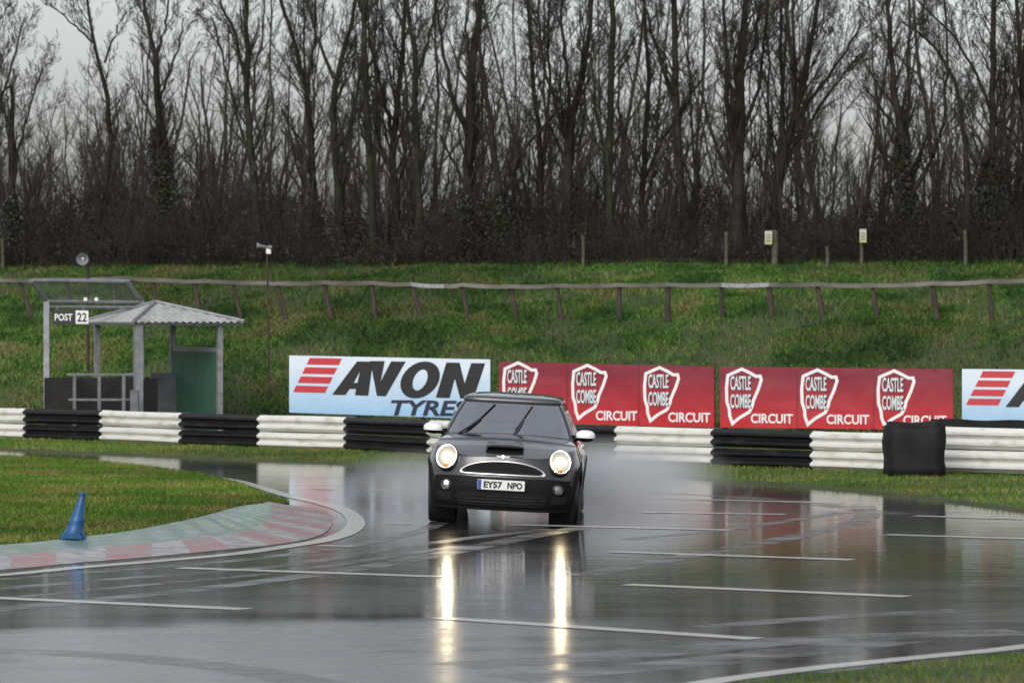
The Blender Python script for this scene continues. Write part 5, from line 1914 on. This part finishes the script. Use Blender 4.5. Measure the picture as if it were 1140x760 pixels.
# underside and cabin
mb = MB(); mb.box((0, 1.9, .30), (1.10, 3.2, .22), None, .03)
cp(mb, 'underbody', M['void'])
mb = MB(); mb.box((0, 1.50, .93), (1.24, .34, .07), None, .03); mb.box((-.36, 1.56, .965), (.36, .2, .05), None, .02)
cp(mb, 'dashboard', M['seat'])
for x in (-.36, .36):
    mb = MB()
    mb.box((x, 2.30, .98), (.46, .12, .34), Matrix.Rotation(R(-12), 3, 'X'), .05)
    st = cp(mb, 'seat', M['seat'], smooth=False)
    mb = MB(); mb.box((x, 2.36, 1.20), (.25, .09, .14), Matrix.Rotation(R(-10), 3, 'X'), .035)
    cp(mb, 'headrest', M['seat'], st)
mb = MB()
mb.tube([Vector((-.36 + .18 * math.cos(q_), 1.76 - .05 * math.sin(q_), 1.0 + .17 * math.sin(q_))) for q_ in np.linspace(0, 2 * math.pi, 33)], .013, 6, False)
mb.tube([(-.54, 1.76, 1.0), (-.18, 1.76, 1.0)], .014, 6)
cp(mb, 'steering_wheel', M['gloss_black'])
mb = MB(); mb.box((0.0, 1.86, 1.225), (.22, .03, .065), None, .012); mb.tube([(0, 1.86, 1.25), (0, 1.84, 1.29)], .01, 6)
cp(mb, 'interior_mirror', M['trim'])
# wheels: on the flat road, the front pair turned into the bend
for a, steer in ((AX[0], R(3)), (AX[1], 0)):
    for s in (-1, 1):
        we = bpy.data.objects.new('wheel', None); we.empty_display_size = .2
        COL.objects.link(we); we.parent = car
        we.location = (s * .735, a - CY0, ZW)
        we.rotation_euler = (0, 0, steer)
        Mw = Matrix.Rotation(R(90) * s, 4, 'Y')
        MB().lathe([(.215, -.095), (.27, -.102), (.288, -.094), (.300, -.075), (.302, 0), (.300, .075), (.288, .094), (.27, .102), (.215, .095), (.205, .07), (.205, -.07), (.215, -.095)], 40, Mw).build('tyre', M['tyre'], we, smooth=True)
        rm = MB()
        rm.lathe([(.216, .09), (.208, .098), (.198, .085), (.195, -.08), (.16, -.085)], 36, Mw)
        rm.lathe([(0, .078), (.035, .078), (.05, .07), (.05, .04)], 18, Mw)
        for k in range(5):
            q_ = 2 * math.pi * k / 5
            dv = Vector((math.cos(q_), math.sin(q_), 0)); pv = Vector((-math.sin(q_), math.cos(q_), 0))
            vs = [Mw @ (dv * r_ + pv * w_ * sg_ + Vector((0, 0, z_))) for r_, w_, z_ in ((.03, .03, .07), (.2, .022, .088)) for sg_ in (-1, 1)] + \
                 [Mw @ (dv * r_ + pv * w_ * sg_ + Vector((0, 0, z_))) for r_, w_, z_ in ((.03, .03, .045), (.2, .022, .06)) for sg_ in (-1, 1)]
            rm.add(vs, [(0, 1, 3, 2), (4, 6, 7, 5), (0, 2, 6, 4), (1, 5, 7, 3)])
        rm.build('rim', M['rim'], we)
        MB().lathe([(0, -.01), (.14, -.01), (.14, .01), (0, .01)], 24, Mw).build('brake_disc', M['satin'], we)

# ------------------------------------------------------------------ spray thrown up behind the car
def spray(name, loc, size, dens_, label, rz=0):
    m = bpy.data.materials.new('spray_mist')
    m.use_nodes = True
    n, l = m.node_tree.nodes, m.node_tree.links
    n.clear()
    o_ = n.new('ShaderNodeOutputMaterial')
    v = n.new('ShaderNodeVolumePrincipled')
    v.inputs['Color'].default_value = (.92, .93, .95, 1)
    v.inputs['Anisotropy'].default_value = 0.2
    t = n.new('ShaderNodeTexCoord')
    mp_ = n.new('ShaderNodeMapping')
    mp_.inputs['Location'].default_value = (-1, -1, -1)
    mp_.inputs['Scale'].default_value = (2, 2, 2)
    l.new(t.outputs['Generated'], mp_.inputs[0])
    g = n.new('ShaderNodeTexGradient'); g.gradient_type = 'QUADRATIC_SPHERE'
    l.new(mp_.outputs[0], g.inputs[0])
    nz_ = n.new('ShaderNodeTexNoise'); nz_.inputs['Scale'].default_value = 2.2; nz_.inputs['Detail'].default_value = 5
    l.new(t.outputs['Object'], nz_.inputs['Vector'])
    r_ = n.new('ShaderNodeMapRange'); r_.inputs[1].default_value, r_.inputs[2].default_value = .3, .7
    r_.inputs[3].default_value, r_.inputs[4].default_value = .0, 2.1
    l.new(nz_.outputs[0], r_.inputs[0])
    k = n.new('ShaderNodeMath'); k.operation = 'MULTIPLY'
    l.new(g.outputs[0], k.inputs[0]); l.new(r_.outputs[0], k.inputs[1])
    k2 = n.new('ShaderNodeMath'); k2.operation = 'MULTIPLY'; k2.inputs[1].default_value = dens_
    l.new(k.outputs[0], k2.inputs[0])
    l.new(k2.outputs[0], v.inputs['Density'])
    l.new(v.outputs[0], o_.inputs['Volume'])
    bm = bmesh.new()
    bmesh.ops.create_icosphere(bm, subdivisions=3, radius=1)
    bmesh.ops.scale(bm, vec=size, verts=bm.verts)
    me = bpy.data.meshes.new(name); bm.to_mesh(me); bm.free()
    o = link_mesh(name, me, m)
    o.location = loc
    o.rotation_euler = (0, 0, rz)
    return tag(o, label, 'spray', kind='stuff')


spray('spray', (1.15, 49.6, .28), (1.75, 4.8, .60), 1.6, 'white mist of spray hanging behind the right side of the car', R(-8))
spray('spray', (-1.0, 48.6, .25), (1.3, 3.6, .5), .9, 'thin low spray hanging beside the left rear of the car', R(10))
